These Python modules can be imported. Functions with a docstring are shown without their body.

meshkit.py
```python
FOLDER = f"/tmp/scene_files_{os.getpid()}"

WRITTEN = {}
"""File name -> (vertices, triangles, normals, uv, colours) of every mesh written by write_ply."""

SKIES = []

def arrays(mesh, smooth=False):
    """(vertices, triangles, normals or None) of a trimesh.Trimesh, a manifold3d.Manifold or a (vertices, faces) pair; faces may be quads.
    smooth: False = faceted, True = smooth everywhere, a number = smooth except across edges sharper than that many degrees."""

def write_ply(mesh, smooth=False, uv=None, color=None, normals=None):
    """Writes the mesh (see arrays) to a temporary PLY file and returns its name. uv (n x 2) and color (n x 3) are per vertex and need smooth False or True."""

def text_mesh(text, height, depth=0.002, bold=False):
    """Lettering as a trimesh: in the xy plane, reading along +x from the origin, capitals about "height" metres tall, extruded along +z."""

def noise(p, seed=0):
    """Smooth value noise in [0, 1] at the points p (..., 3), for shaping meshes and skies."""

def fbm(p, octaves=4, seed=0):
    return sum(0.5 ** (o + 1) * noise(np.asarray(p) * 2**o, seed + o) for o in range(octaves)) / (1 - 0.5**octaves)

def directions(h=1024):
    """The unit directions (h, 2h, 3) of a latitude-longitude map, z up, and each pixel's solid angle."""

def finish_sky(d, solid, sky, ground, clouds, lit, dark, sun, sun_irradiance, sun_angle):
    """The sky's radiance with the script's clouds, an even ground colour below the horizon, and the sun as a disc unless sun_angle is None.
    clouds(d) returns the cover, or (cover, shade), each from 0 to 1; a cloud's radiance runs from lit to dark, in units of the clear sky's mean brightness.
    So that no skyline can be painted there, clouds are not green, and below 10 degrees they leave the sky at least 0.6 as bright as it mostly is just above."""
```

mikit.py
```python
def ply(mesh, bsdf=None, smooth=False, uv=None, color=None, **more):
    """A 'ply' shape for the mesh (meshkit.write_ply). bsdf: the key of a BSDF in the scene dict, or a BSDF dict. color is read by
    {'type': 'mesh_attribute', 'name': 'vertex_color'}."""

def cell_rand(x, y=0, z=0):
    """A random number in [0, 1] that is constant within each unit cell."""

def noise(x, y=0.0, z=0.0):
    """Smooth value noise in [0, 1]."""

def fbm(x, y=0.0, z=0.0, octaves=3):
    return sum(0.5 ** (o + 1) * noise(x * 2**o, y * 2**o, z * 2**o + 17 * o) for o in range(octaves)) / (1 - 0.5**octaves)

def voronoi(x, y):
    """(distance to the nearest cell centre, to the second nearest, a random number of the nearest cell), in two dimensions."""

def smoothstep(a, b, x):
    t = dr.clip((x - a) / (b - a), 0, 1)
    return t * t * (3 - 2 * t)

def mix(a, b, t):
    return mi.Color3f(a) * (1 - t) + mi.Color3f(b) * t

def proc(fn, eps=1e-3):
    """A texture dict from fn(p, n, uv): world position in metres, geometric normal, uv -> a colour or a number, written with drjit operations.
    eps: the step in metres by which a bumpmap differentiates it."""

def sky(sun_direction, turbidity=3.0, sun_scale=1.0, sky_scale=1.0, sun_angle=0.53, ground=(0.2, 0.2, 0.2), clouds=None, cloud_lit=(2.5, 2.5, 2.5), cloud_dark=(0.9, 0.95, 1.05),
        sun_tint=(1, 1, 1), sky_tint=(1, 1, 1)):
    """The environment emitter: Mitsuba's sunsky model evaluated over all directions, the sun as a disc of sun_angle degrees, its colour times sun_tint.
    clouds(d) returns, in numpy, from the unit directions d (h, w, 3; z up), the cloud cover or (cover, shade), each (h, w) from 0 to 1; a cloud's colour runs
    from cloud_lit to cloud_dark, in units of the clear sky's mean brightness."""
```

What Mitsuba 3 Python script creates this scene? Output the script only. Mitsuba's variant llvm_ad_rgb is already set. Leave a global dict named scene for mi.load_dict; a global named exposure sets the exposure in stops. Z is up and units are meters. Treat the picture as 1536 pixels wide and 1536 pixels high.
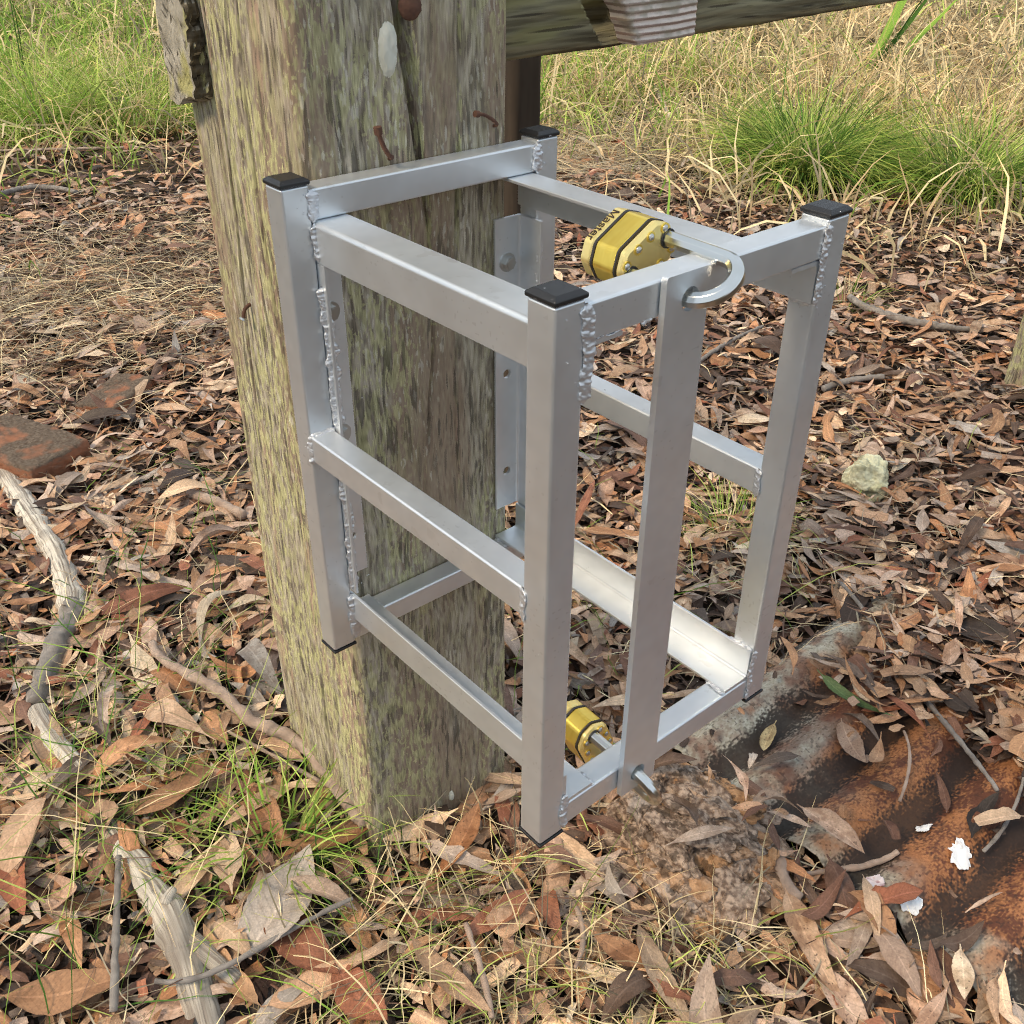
import math
import numpy as np
import trimesh
import drjit as dr
import mitsuba as mi
import mikit
import meshkit
import manifold3d as m3
from shapely.geometry import Polygon, Point, LineString
from mikit import noise, fbm, voronoi, cell_rand, smoothstep, mix

T = mi.ScalarTransform4f
scene, labels = {'type': 'scene'}, {}
rng = np.random.default_rng(7)

# ------------------------------------------------------------------ camera, sky, exposure
ZO = 0.45                                         # height of the rack's lower end above the litter
EYE = np.array([-0.44431, -0.88267, 0.81021 + ZO])
ROT = np.array([[0.76375, -0.6455, 0.00419], [-0.34828, -0.41753, -0.83927], [0.5435, 0.63953, -0.5437]])
scene['camera'] = {'type': 'perspective', 'fov': math.degrees(2 * math.atan(768 / 1519.6)), 'fov_axis': 'x', 'near_clip': 0.02, 'far_clip': 500.0,
                   'to_world': T().look_at(origin=EYE.tolist(), target=(EYE + ROT[2]).tolist(), up=(-ROT[1]).tolist())}
scene['sky_light'] = mikit.sky([-0.66, 0.06, 0.75], turbidity=3, sun_scale=0.28, sun_angle=14, clouds=lambda d: 1.0, cloud_lit=(1.04, 1.19, 1.36), sun_tint=(1.02, 1.0, 0.95))
exposure = 3.0


def ray_to(px, py, z):
    """The point of the level z that the photograph shows at this pixel (the photograph is 1536 wide)."""
    d = np.array([(px - 768) / 1519.6, (py - 768) / 1519.6, 1.0]) @ ROT
    return EYE + d * ((z - EYE[2]) / d[2])


def pixel_of(p):
    q = (np.asarray(p, float) - EYE) @ ROT.T
    z = np.maximum(q[..., 2], 1e-3)
    return 768 + 1519.6 * q[..., 0] / z, 768 + 1519.6 * q[..., 1] / z, q[..., 2]


# ------------------------------------------------------------------ helpers
def sstep(a, b, x):
    t = np.clip((x - a) / (b - a), 0, 1)
    return t * t * (3 - 2 * t)


def numbered(name):
    if name not in scene:
        return name
    k = 1
    while f'{name}_{k:03d}' in scene:
        k += 1
    return f'{name}_{k:03d}'


used_things = set()


def thing(name, label, cat, group=None):
    key, k = name, 1
    while key in used_things:
        key, k = f'{name}_{k:03d}', k + 1
    used_things.add(key)
    labels[key] = {'label': label, 'category': cat}
    if group:
        labels[key]['group'] = group
    return key


def part(parent, name, mesh, mat, smooth=30, label=None, uv=None, **more):
    key = numbered(parent + '__' + name)
    scene[key] = mikit.ply(mesh, mat, smooth=smooth, uv=uv, **more)
    if label:
        labels[key] = {'label': label}
    return key


def single(name, mesh, mat, label=None, cat=None, group=None, kind=None, smooth=30, uv=None):
    if kind == 'structure':
        key = name
        labels[key] = {'kind': kind, 'label': label} if label else {'kind': kind}
    else:
        key = thing(name, label, cat, group)
        if kind:
            labels[key]['kind'] = kind
    scene[key] = mikit.ply(mesh, mat, smooth=smooth, uv=uv)
    return key


def tm(v, f):
    return trimesh.Trimesh(v, f, process=False)


def cat_meshes(ms):
    vs, fs, at = [], [], 0
    for m in ms:
        v, f = (m.vertices, m.faces) if hasattr(m, 'vertices') else m
        vs.append(np.asarray(v)); fs.append(np.asarray(f) + at); at += len(v)
    return tm(np.vstack(vs), np.vstack(fs))


def hull(points):
    return trimesh.convex.convex_hull(points)


BALL = trimesh.creation.uv_sphere(1.0, count=[9, 12]).vertices


def rbox(lo, hi, r=0.0025):
    lo, hi = np.minimum(lo, hi) + r, np.maximum(lo, hi) - r
    pts = [BALL * r + np.array([x, y, z]) for x in (lo[0], hi[0]) for y in (lo[1], hi[1]) for z in (lo[2], hi[2])]
    return hull(np.vstack(pts))


def grid_faces(a, b, wrap_b=False):
    i, j = np.meshgrid(np.arange(a - 1), np.arange(b if wrap_b else b - 1), indexing='ij')
    j2 = (j + 1) % b
    q = np.stack([i * b + j, i * b + j2, (i + 1) * b + j2, (i + 1) * b + j], -1).reshape(-1, 4)
    return np.vstack([q[:, [0, 1, 2]], q[:, [0, 2, 3]]])


def resample(pts, step):
    pts = np.asarray(pts, float)
    if len(pts) > 2:                                  # smooth through the given points
        from scipy.interpolate import CubicSpline
        s = np.r_[0, np.cumsum(np.linalg.norm(np.diff(pts, axis=0), axis=1))]
        n = max(int(s[-1] / step), 4)
        return CubicSpline(s, pts)(np.linspace(0, s[-1], n + 1)), np.linspace(0, 1, n + 1)
    n = max(int(np.linalg.norm(pts[1] - pts[0]) / step), 2)
    u = np.linspace(0, 1, n + 1)
    return pts[0] * (1 - u[:, None]) + pts[1] * u[:, None], u


def tube(pts, radius, step=0.01, sides=10, rough=0.0, freq=60, seed=0, flat=1.0, caps=True, squash_dir=None):
    p, u = resample(pts, step)
    r = np.interp(u, np.linspace(0, 1, len(np.atleast_1d(radius))), np.atleast_1d(radius)) if np.ndim(radius) else np.full(len(u), radius)
    t = np.gradient(p, axis=0)
    t /= np.linalg.norm(t, axis=1, keepdims=True)
    ref = np.array([0, 0, 1.0]) if squash_dir is None else np.asarray(squash_dir, float)
    if squash_dir is None and abs(t[:, 2]).max() > 0.95:
        ref = np.array([1.0, 0.13, 0])
    a = np.cross(t, ref); a /= np.linalg.norm(a, axis=1, keepdims=True)
    b = np.cross(a, t)
    ang = np.arange(sides) / sides * 2 * np.pi
    v = p[:, None] + r[:, None, None] * (np.cos(ang)[None, :, None] * a[:, None] + flat * np.sin(ang)[None, :, None] * b[:, None])
    if rough:
        n = meshkit.fbm(v * freq, 3, seed) - 0.5
        v = v + (v - p[:, None]) * (rough * 2 * n)[..., None]
    f = grid_faces(len(p), sides, True)[:, ::-1]
    v = v.reshape(-1, 3)
    if caps:
        n0 = len(v)
        v = np.vstack([v, p[:1] - t[:1] * r[0] * 0.3, p[-1:] + t[-1:] * r[-1] * 0.3])
        k = np.arange(sides); k2 = (k + 1) % sides; e = (len(p) - 1) * sides
        f = np.vstack([f, np.stack([k * 0 + n0, k2, k], 1)[:, ::-1], np.stack([k * 0 + n0 + 1, e + k, e + k2], 1)[:, ::-1]])
    m = tm(v, f)
    if m.volume < 0:
        m = tm(v, f[:, ::-1])
    return m


# ------------------------------------------------------------------ ground shape
SHEET_X0, SHEET_Y1, PITCH = 0.53, -0.115, 0.125


def ground_z(x, y):
    x, y = np.asarray(x, float), np.asarray(y, float)
    p = np.stack([x, y, np.zeros_like(x)], -1)
    z = 0.05 * (meshkit.fbm(p * 0.9, 3, 3) - 0.5) + 0.022 * (meshkit.fbm(p * 5, 2, 5) - 0.5)
    z += 0.05 * np.exp(-((x + 0.10) ** 2 + (y - 0.35) ** 2) / 0.12) - 0.01
    far = sstep(4, 14, np.hypot(x, y))
    z += far * 0.5 * (meshkit.fbm(p * 0.12, 3, 9) - 0.5)
    m = sstep(SHEET_X0 - 0.04, SHEET_X0 + 0.02, x) * sstep(1.9, 1.7, x) * sstep(-1.4, -1.3, y) * sstep(SHEET_Y1 + 0.03, SHEET_Y1 - 0.02, y)
    return z * (1 - m) - 0.03 * m


def sheet_z(x, y):
    ridge = (0.5 + 0.5 * np.cos(2 * np.pi * (y + 0.163 - 0.006 * np.sin(7 * x)) / PITCH)) ** 0.85
    p = np.stack([x, y, np.zeros_like(x)], -1)
    return 0.010 + 0.027 * ridge - 0.012 * sstep(0.95, 1.5, x) + 0.010 * (meshkit.fbm(p * 4, 2, 21) - 0.5)


def on_sheet(x, y):
    return (x > SHEET_X0) & (x < 1.75) & (y < SHEET_Y1) & (y > -1.25)


def surf(x, y):
    x, y = np.asarray(x, float), np.asarray(y, float)
    return np.where(on_sheet(x, y), sheet_z(x, y), ground_z(x, y))


def at(px, py, up=0.0):
    p = ray_to(px, py, 0.0)
    for _ in range(4):
        p = ray_to(px, py, float(surf(p[0], p[1])) + up)
    return p


# ------------------------------------------------------------------ materials
def proc(fn, eps=1e-3):
    return mikit.proc(fn, eps)


def rgb(*c):
    return {'type': 'rgb', 'value': list(c)}


def principled(color, rough, **more):
    return {'type': 'principled', 'base_color': color, 'roughness': rough, **more}


def two(b):
    return {'type': 'twosided', 'bsdf': b}


def silver_color(p, n, uv):
    v = fbm(p.x * 40, p.y * 40, p.z * 14)
    dust = smoothstep(0.55, 0.8, fbm(p.x * 9 + 3, p.y * 9, p.z * 9)) * smoothstep(0.5, 0.95, n.z)
    fleck = smoothstep(0.90, 0.93, noise(p.x * 420, p.y * 420, p.z * 420))
    c = mix((0.67, 0.70, 0.725), (0.75, 0.78, 0.80), v)
    speck = smoothstep(0.84, 0.88, noise(p.x * 260 + 7, p.y * 260, p.z * 260)) * smoothstep(0.45, 0.65, fbm(p.x * 14, p.y * 14, p.z * 14))
    c = mix(c, (0.30, 0.28, 0.26), speck * 0.18)
    c = c * (0.97 + 0.06 * noise(p.x * 90, p.y * 90, p.z * 90))
    scuff = smoothstep(0.66, 0.72, fbm(p.x * 75 + 8, p.y * 75, p.z * 60, octaves=4)) * smoothstep(0.5, 0.7, fbm(p.x * 11, p.y * 11 + 5, p.z * 7))
    c = mix(c, (0.50, 0.48, 0.46), scuff * 0.25)
    c = mix(c, (0.72, 0.71, 0.73), dust * 0.5)
    return mix(c, (0.75, 0.75, 0.75), fleck * 0.35)


scene['silver_paint'] = principled(proc(silver_color), proc(lambda p, n, uv: 0.30 + 0.16 * fbm(p.x * 30, p.y * 30, p.z * 20)), metallic=0.77, specular=0.5)
scene['weld_metal'] = principled(proc(lambda p, n, uv: mix((0.52, 0.53, 0.55), (0.76, 0.77, 0.79), fbm(p.x * 200, p.y * 200, p.z * 200))), 0.42, metallic=0.7, specular=0.5)
scene['black_plastic'] = principled(proc(lambda p, n, uv: mix((0.012, 0.012, 0.013), (0.35, 0.35, 0.36), smoothstep(0.74, 0.80, fbm(p.x * 260, p.y * 260, p.z * 260)) * smoothstep(0.45, 0.62, fbm(p.x * 60, p.y * 60, p.z * 60)))), 0.42, specular=0.5)
scene['zinc'] = principled(rgb(0.50, 0.50, 0.48), 0.28, metallic=0.9)
scene['chrome'] = principled(proc(lambda p, n, uv: mix((0.62, 0.62, 0.58), (0.72, 0.72, 0.70), fbm(p.x * 120, p.y * 30, p.z * 120))), 0.2, metallic=1.0)
scene['brass'] = principled(proc(lambda p, n, uv: mix((0.80, 0.56, 0.085), (0.90, 0.68, 0.15), fbm(p.x * 60, p.y * 300, p.z * 60))), 0.25, metallic=0.82)
scene['brass_pale'] = principled(proc(lambda p, n, uv: mix((0.88, 0.68, 0.23), (0.93, 0.77, 0.34), fbm(p.x * 60, p.y * 60, p.z * 60))), 0.32, metallic=0.72)
scene['rubber'] = principled(rgb(0.03, 0.028, 0.028), 0.5)
scene['dark_print'] = principled(rgb(0.035, 0.02, 0.012), 0.6)
scene['rust_iron'] = principled(proc(lambda p, n, uv: mix((0.055, 0.03, 0.022), (0.14, 0.065, 0.04), fbm(p.x * 220, p.y * 220, p.z * 220))), 0.75, specular=0.3)


def post_color(p, n, uv):
    side = smoothstep(0.5, 0.8, -n.x)                                   # the face towards the left, more overgrown
    warp = 0.006 * noise(p.x * 40, p.y * 40, p.z * 16)
    fx, fy = p.x + warp, p.y + warp
    fib = fbm(fx * 310, fy * 310, p.z * 30, octaves=4)
    fine = noise(fx * 900, fy * 900, p.z * 110)
    broad = fbm(p.x * 13 + 4, p.y * 13, p.z * 3.2)
    c = mix((0.15, 0.123, 0.088), (0.40, 0.352, 0.272), smoothstep(0.26, 0.72, fib))
    c = mix(c, (0.25, 0.18, 0.125), smoothstep(0.46, 0.68, fbm(p.x * 20, p.y * 20 + 9, p.z * 2.4) + 0.10 * (1 - side) * smoothstep(1.15, 0.85, p.z)) * 0.75)  # brown patches, more on the front below the top bar, painting in its shade
    c = mix(c, (0.33, 0.215, 0.155), side * smoothstep(0.58, 0.68, fbm(p.y * 30 + 3, p.z * 3.4, 2.0)) * smoothstep(0.3, 0.6, fib) * 0.75)
    moss = smoothstep(0.34, 0.58, fbm(p.x * 15, p.y * 15, p.z * 6 + 5))
    low = smoothstep(0.55, 0.1, p.z)
    streak = dr.maximum(smoothstep(0.47, 0.55, fbm(fx * 250 + 9, fy * 250, p.z * 50, octaves=5)), smoothstep(0.60, 0.68, fbm(fx * 300, fy * 300, p.z * 170, octaves=3)))
    centre = smoothstep(0.060, 0.028, dr.abs(p.x - 0.205 - 0.02 * (broad - 0.5))) * (1 - side)
    amount = streak * dr.minimum(0.22 + 0.70 * moss + 0.2 * low, 1.0) * (0.72 + 0.28 * side) * (1 - 0.75 * centre)
    c = mix(c, mix((0.31, 0.305, 0.135), (0.55, 0.53, 0.28), fine), amount * 0.86)
    pale = smoothstep(0.63, 0.69, fbm(fx * 300 + 31, fy * 300, p.z * 60, octaves=3)) * smoothstep(0.40, 0.6, broad)
    c = mix(c, (0.60, 0.57, 0.48), pale * 0.4)
    dark = smoothstep(0.57, 0.66, fbm(fx * 260 + 7, fy * 260, p.z * 19, octaves=3)) * (0.45 + 0.55 * smoothstep(0.4, 0.6, fbm(p.x * 30, p.y * 30, p.z * 8 + 2)))
    c = mix(c, (0.05, 0.042, 0.032), dark * 0.66)
    crack_dark = (1 - side) * smoothstep(0.95, 1.05, p.z) * smoothstep(0.016, 0.006, dr.abs(p.x - 0.178 - 0.012 * dr.sin(p.z * 9)) + 0.006 * (fib - 0.5))  # darker brown along the long crack in the front face
    c = mix(c, mix((0.085, 0.062, 0.046), (0.19, 0.15, 0.12), fib), crack_dark * 0.85)
    return c * (0.84 + 0.32 * fine)


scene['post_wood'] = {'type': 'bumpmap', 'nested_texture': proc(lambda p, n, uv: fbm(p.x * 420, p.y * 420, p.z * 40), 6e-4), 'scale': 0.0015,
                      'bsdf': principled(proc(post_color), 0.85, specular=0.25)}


def lichen_color(p, n, uv):
    return mix((0.46, 0.46, 0.38), (0.66, 0.65, 0.57), fbm(p.x * 150, p.y * 150, p.z * 60))


scene['pale_lichen'] = principled(proc(lichen_color), 0.9, specular=0.2)


def rail_color(p, n, uv):
    g = fbm(p.x * 9, p.y * 120, p.z * 130 + 3 * noise(p.x * 6, p.z * 8), octaves=4)
    c = mix((0.085, 0.074, 0.045), (0.25, 0.225, 0.14), smoothstep(0.25, 0.75, g))
    c = mix(c, (0.24, 0.225, 0.09), smoothstep(0.5, 0.7, fbm(p.x * 9 + 5, p.y * 60, p.z * 40)) * 0.55)
    return mix(c, (0.025, 0.02, 0.015), smoothstep(0.66, 0.8, noise(p.x * 14, p.y * 200, p.z * 210)) * 0.7)


scene['rail_wood'] = principled(proc(rail_color), 0.85, specular=0.25)
scene['paling_wood'] = principled(proc(lambda p, n, uv: mix(mix((0.30, 0.21, 0.17), (0.66, 0.58, 0.51), smoothstep(0.1, 0.6, 0.5 + 0.5 * dr.sin(p.z * 690 + 2.5 * noise(p.x * 20, p.z * 20)))), (0.30, 0.27, 0.20), smoothstep(0.45, 0.7, fbm(p.x * 60, p.y * 60, p.z * 60)) * 0.7)), 0.85, specular=0.25)
scene['sapwood'] = principled(proc(lambda p, n, uv: mix(mix(mix((0.17, 0.15, 0.11), (0.46, 0.43, 0.36), fbm(p.x * 90, p.y * 90, p.z * 60, octaves=4)), mix((0.025, 0.02, 0.015), (0.15, 0.125, 0.085), fbm(p.x * 60, 1.0, p.z * 260, octaves=3)), smoothstep(0.45, 0.7, -n.y)) * (1 - 0.65 * smoothstep(0.60, 0.70, fbm(p.y * 45 + p.z * 45, p.z * 150 - p.y * 150, 2.0, octaves=4))), (0.36, 0.34, 0.12), smoothstep(0.5, 0.66, fbm(p.x * 60, p.y * 50 + 7, p.z * 18)) * smoothstep(0.5, 0.9, -n.x) * 0.75)), 0.88, specular=0.2)
scene['dark_post_wood'] = principled(proc(lambda p, n, uv: mix((0.028, 0.021, 0.016), (0.085, 0.064, 0.046), fbm(p.x * 70, p.y * 70, p.z * 6, octaves=4))), 0.85, specular=0.2)


def soil_color(p, n, uv):
    c = mix((0.022, 0.015, 0.010), (0.09, 0.062, 0.042), fbm(p.x * 22, p.y * 22, 0, octaves=4))
    far = smoothstep(3.6, 6.0, dr.sqrt(p.x * p.x + p.y * p.y))
    g = mix((0.03, 0.03, 0.014), (0.12, 0.095, 0.05), fbm(p.x * 3, p.y * 3, 0, octaves=4))
    return mix(c, g, far)


scene['soil'] = principled(proc(soil_color), 0.95, specular=0.15)

PALETTE = [(0.44, 0.32, 0.22), (0.38, 0.225, 0.125), (0.42, 0.33, 0.265), (0.17, 0.10, 0.072), (0.64, 0.54, 0.40), (0.38, 0.35, 0.315), (0.10, 0.074, 0.058), (0.085, 0.15, 0.06), (0.60, 0.58, 0.36), (0.28, 0.125, 0.075), (0.045, 0.034, 0.028)]
TONE = ['tan', 'orange-brown', 'pinkish grey', 'dark red-brown', 'pale cream', 'grey', 'dark brown', 'green', 'pale cream', 'reddish brown']


def leaf_color(p, n, uv):
    """uv carries which leaf (whole parts) and where on it (fractions)."""
    i, kind = dr.floor(uv.x), dr.floor(uv.y)
    t, s = dr.abs((uv.x - i - 0.5) / 0.45), (uv.y - kind - 0.02) / 0.96
    c = mi.Color3f(*PALETTE[0])
    for k in range(1, len(PALETTE)):
        c = dr.select(dr.abs(kind - k) < 0.5, mi.Color3f(*PALETTE[k]), c)
    r1, r2, r3 = cell_rand(i, 1, 5), cell_rand(i, 2, 5), cell_rand(i, 3, 5)
    c = c * (0.62 + 0.62 * r1)
    c = mix(c, c * mi.Color3f(1.15, 0.92, 0.78), r2)
    c = c * (0.80 + 0.40 * noise(p.x * 500, p.y * 500, p.z * 500))
    blotch = smoothstep(0.42, 0.66, fbm(p.x * 55 + i, p.y * 55, p.z * 55, octaves=3))
    c = mix(c, c * mi.Color3f(0.62, 0.55, 0.5), blotch * (0.3 + 0.7 * r3))
    vein = dr.abs(dr.sin(s * 46 - t * 7))
    c = c * (0.90 + 0.12 * smoothstep(0.1, 0.5, vein))
    c = mix(c, c * 1.45 + 0.02, smoothstep(0.10, 0.03, t) * 0.55)
    c = mix(c, c * 0.72, smoothstep(0.80, 1.0, t) * r2)
    spots = smoothstep(0.80, 0.86, noise(p.x * 330, p.y * 330, p.z * 330))
    return mix(c, mi.Color3f(0.05, 0.035, 0.025), spots * 0.7 * r3)


scene['dead_leaf'] = two(principled(proc(leaf_color), 0.62, specular=0.35))

BLADES = [(0.26, 0.43, 0.08), (0.50, 0.60, 0.17), (0.86, 0.72, 0.44), (0.62, 0.47, 0.28), (0.36, 0.31, 0.22), (0.09, 0.19, 0.045), (0.70, 0.60, 0.06), (0.13, 0.075, 0.05)]


def blade_color(p, n, uv):
    i, kind = dr.floor(uv.x), dr.floor(uv.y)
    s = (uv.y - kind - 0.02) / 0.96
    c = mi.Color3f(*BLADES[0])
    for k in range(1, len(BLADES)):
        c = dr.select(dr.abs(kind - k) < 0.5, mi.Color3f(*BLADES[k]), c)
    c = c * (0.45 + 0.95 * cell_rand(i, 4, 2))
    return mix(c, c * mi.Color3f(1.35, 1.12, 0.85) + mi.Color3f(0.02, 0.012, 0.0), smoothstep(0.55, 1.0, s) * cell_rand(i, 5, 2))


scene['grass_blade'] = {'type': 'principledthin', 'base_color': proc(blade_color), 'roughness': 0.6, 'diff_trans': 0.7, 'spec_trans': 0.0}
scene['straw'] = two(principled(proc(blade_color), 0.6, specular=0.3))


def tin_color(p, n, uv):
    h = uv.x                                                             # 0 in the valleys of the sheet, 1 on the ridges
    a = fbm(p.x * 16, p.y * 34, 0, octaves=4)
    grain = noise(p.x * 260, p.y * 420, 1.0)
    c = mix((0.105, 0.038, 0.020), (0.32, 0.135, 0.055), smoothstep(0.36, 0.66, a + 0.32 * (grain - 0.5)))
    c = c * (0.76 + 0.48 * noise(p.x * 430 + 3, p.y * 430, 2.0))
    c = mix(c, (0.115, 0.045, 0.03), smoothstep(0.45, 0.70, fbm(p.x * 5 + 2, p.y * 8 + 6, 0)) * 0.8)
    zinc = smoothstep(0.52, 0.10, (p.x - 0.53) * 0.9 + (-0.115 - p.y) * 1.5 + 0.5 * (fbm(p.x * 12, p.y * 20, 3) - 0.5))
    zinc = dr.maximum(zinc, smoothstep(0.11, 0.03, -0.115 - p.y + 0.06 * (fbm(p.x * 14, p.y * 20, 3) - 0.5)) * 0.95)
    zinc = dr.maximum(zinc, smoothstep(0.10, 0.02, p.x - 0.53 + 0.10 * (fbm(p.x * 24, p.y * 24, 8) - 0.5)) * 0.8)
    c = mix(c, mix((0.30, 0.28, 0.21), (0.46, 0.45, 0.38), grain), zinc * (0.25 + 0.75 * smoothstep(0.25, 0.75, fbm(p.x * 45, p.y * 50, 0, octaves=5))))
    dirt = smoothstep(0.60, 0.16, h + 0.75 * (fbm(p.x * 9, p.y * 22, 5, octaves=5) - 0.5) + 0.45 * (grain - 0.5))
    c = mix(c, (0.022, 0.016, 0.013), dirt * (0.78 + 0.20 * fbm(p.x * 5, p.y * 9, 2)))
    return mix(c, (0.03, 0.02, 0.015), smoothstep(0.72, 0.85, noise(p.x * 210, p.y * 260, 4)) * 0.5)


scene['rusty_tin'] = two({'type': 'bumpmap', 'nested_texture': proc(lambda p, n, uv: fbm(p.x * 160, p.y * 220, 0), 1e-3), 'scale': 0.0012, 'bsdf': principled(proc(tin_color), 0.72, specular=0.35)})


def bark_color(p, n, uv):
    a = fbm(p.x * 160, p.y * 160, p.z * 160, octaves=4)
    c = mix((0.15, 0.10, 0.072), (0.44, 0.33, 0.25), smoothstep(0.30, 0.70, a))
    c = mix(c, mix((0.26, 0.135, 0.065), (0.52, 0.30, 0.15), a), smoothstep(0.58, 0.74, uv.y) * 0.85)
    c = mix(c, mix((0.16, 0.13, 0.11), (0.40, 0.345, 0.30), a), smoothstep(0.40, 0.25, uv.y) * 0.7)
    c = mix(c, (0.05, 0.035, 0.025), smoothstep(0.56, 0.64, fbm(p.x * 80 + 3, p.y * 80, p.z * 80, octaves=4)) * 0.7)
    return mix(c, (0.045, 0.03, 0.02), smoothstep(0.55, 0.0, uv.x) * 0.75)


scene['crumbly_bark'] = two(principled(proc(bark_color), 0.9, specular=0.2))
scene['stone_surface'] = {'type': 'bumpmap', 'nested_texture': proc(lambda p, n, uv: fbm(p.x * 90, p.y * 90, p.z * 90, octaves=4), 1e-3), 'scale': 0.006, 'bsdf': principled(proc(lambda p, n, uv: mix(mix((0.27, 0.25, 0.15), (0.68, 0.65, 0.44), smoothstep(0.3, 0.62, fbm(p.x * 30, p.y * 30, p.z * 30, octaves=4))), (0.42, 0.40, 0.12), smoothstep(0.5, 0.7, fbm(p.x * 14 + 3, p.y * 14, p.z * 14)) * 0.6)), 0.9, specular=0.2)}
scene['clay'] = principled(proc(lambda p, n, uv: mix(mix((0.17, 0.07, 0.038), (0.36, 0.165, 0.095), fbm(p.x * 60, p.y * 60, p.z * 60, octaves=5)), mix((0.05, 0.04, 0.03), (0.15, 0.125, 0.095), noise(p.x * 240, p.y * 240, p.z * 240)), smoothstep(0.30, 0.54, fbm(p.x * 22 + 1, p.y * 22, p.z * 22, octaves=5)) * smoothstep(0.2, 0.8, n.z + 0.5 * fbm(p.x * 60, p.y * 60, p.z * 60)) * 0.92)), 0.9, specular=0.2)


def deadwood_color(p, n, uv):
    g = fbm(uv.x * 1.6 + 0.8 * uv.y, uv.y * 24, 1, octaves=4)
    c = mix((0.24, 0.20, 0.16), (0.62, 0.57, 0.48), smoothstep(0.2, 0.7, g))
    c = mix(c, (0.06, 0.05, 0.042), smoothstep(0.74, 0.86, noise(uv.x * 5 + uv.y, uv.y * 60, 3)) * 0.6)
    return mix(c, (0.20, 0.17, 0.145), smoothstep(0.45, 0.75, fbm(p.x * 12, p.y * 12, p.z * 12)) * 0.75)


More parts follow.
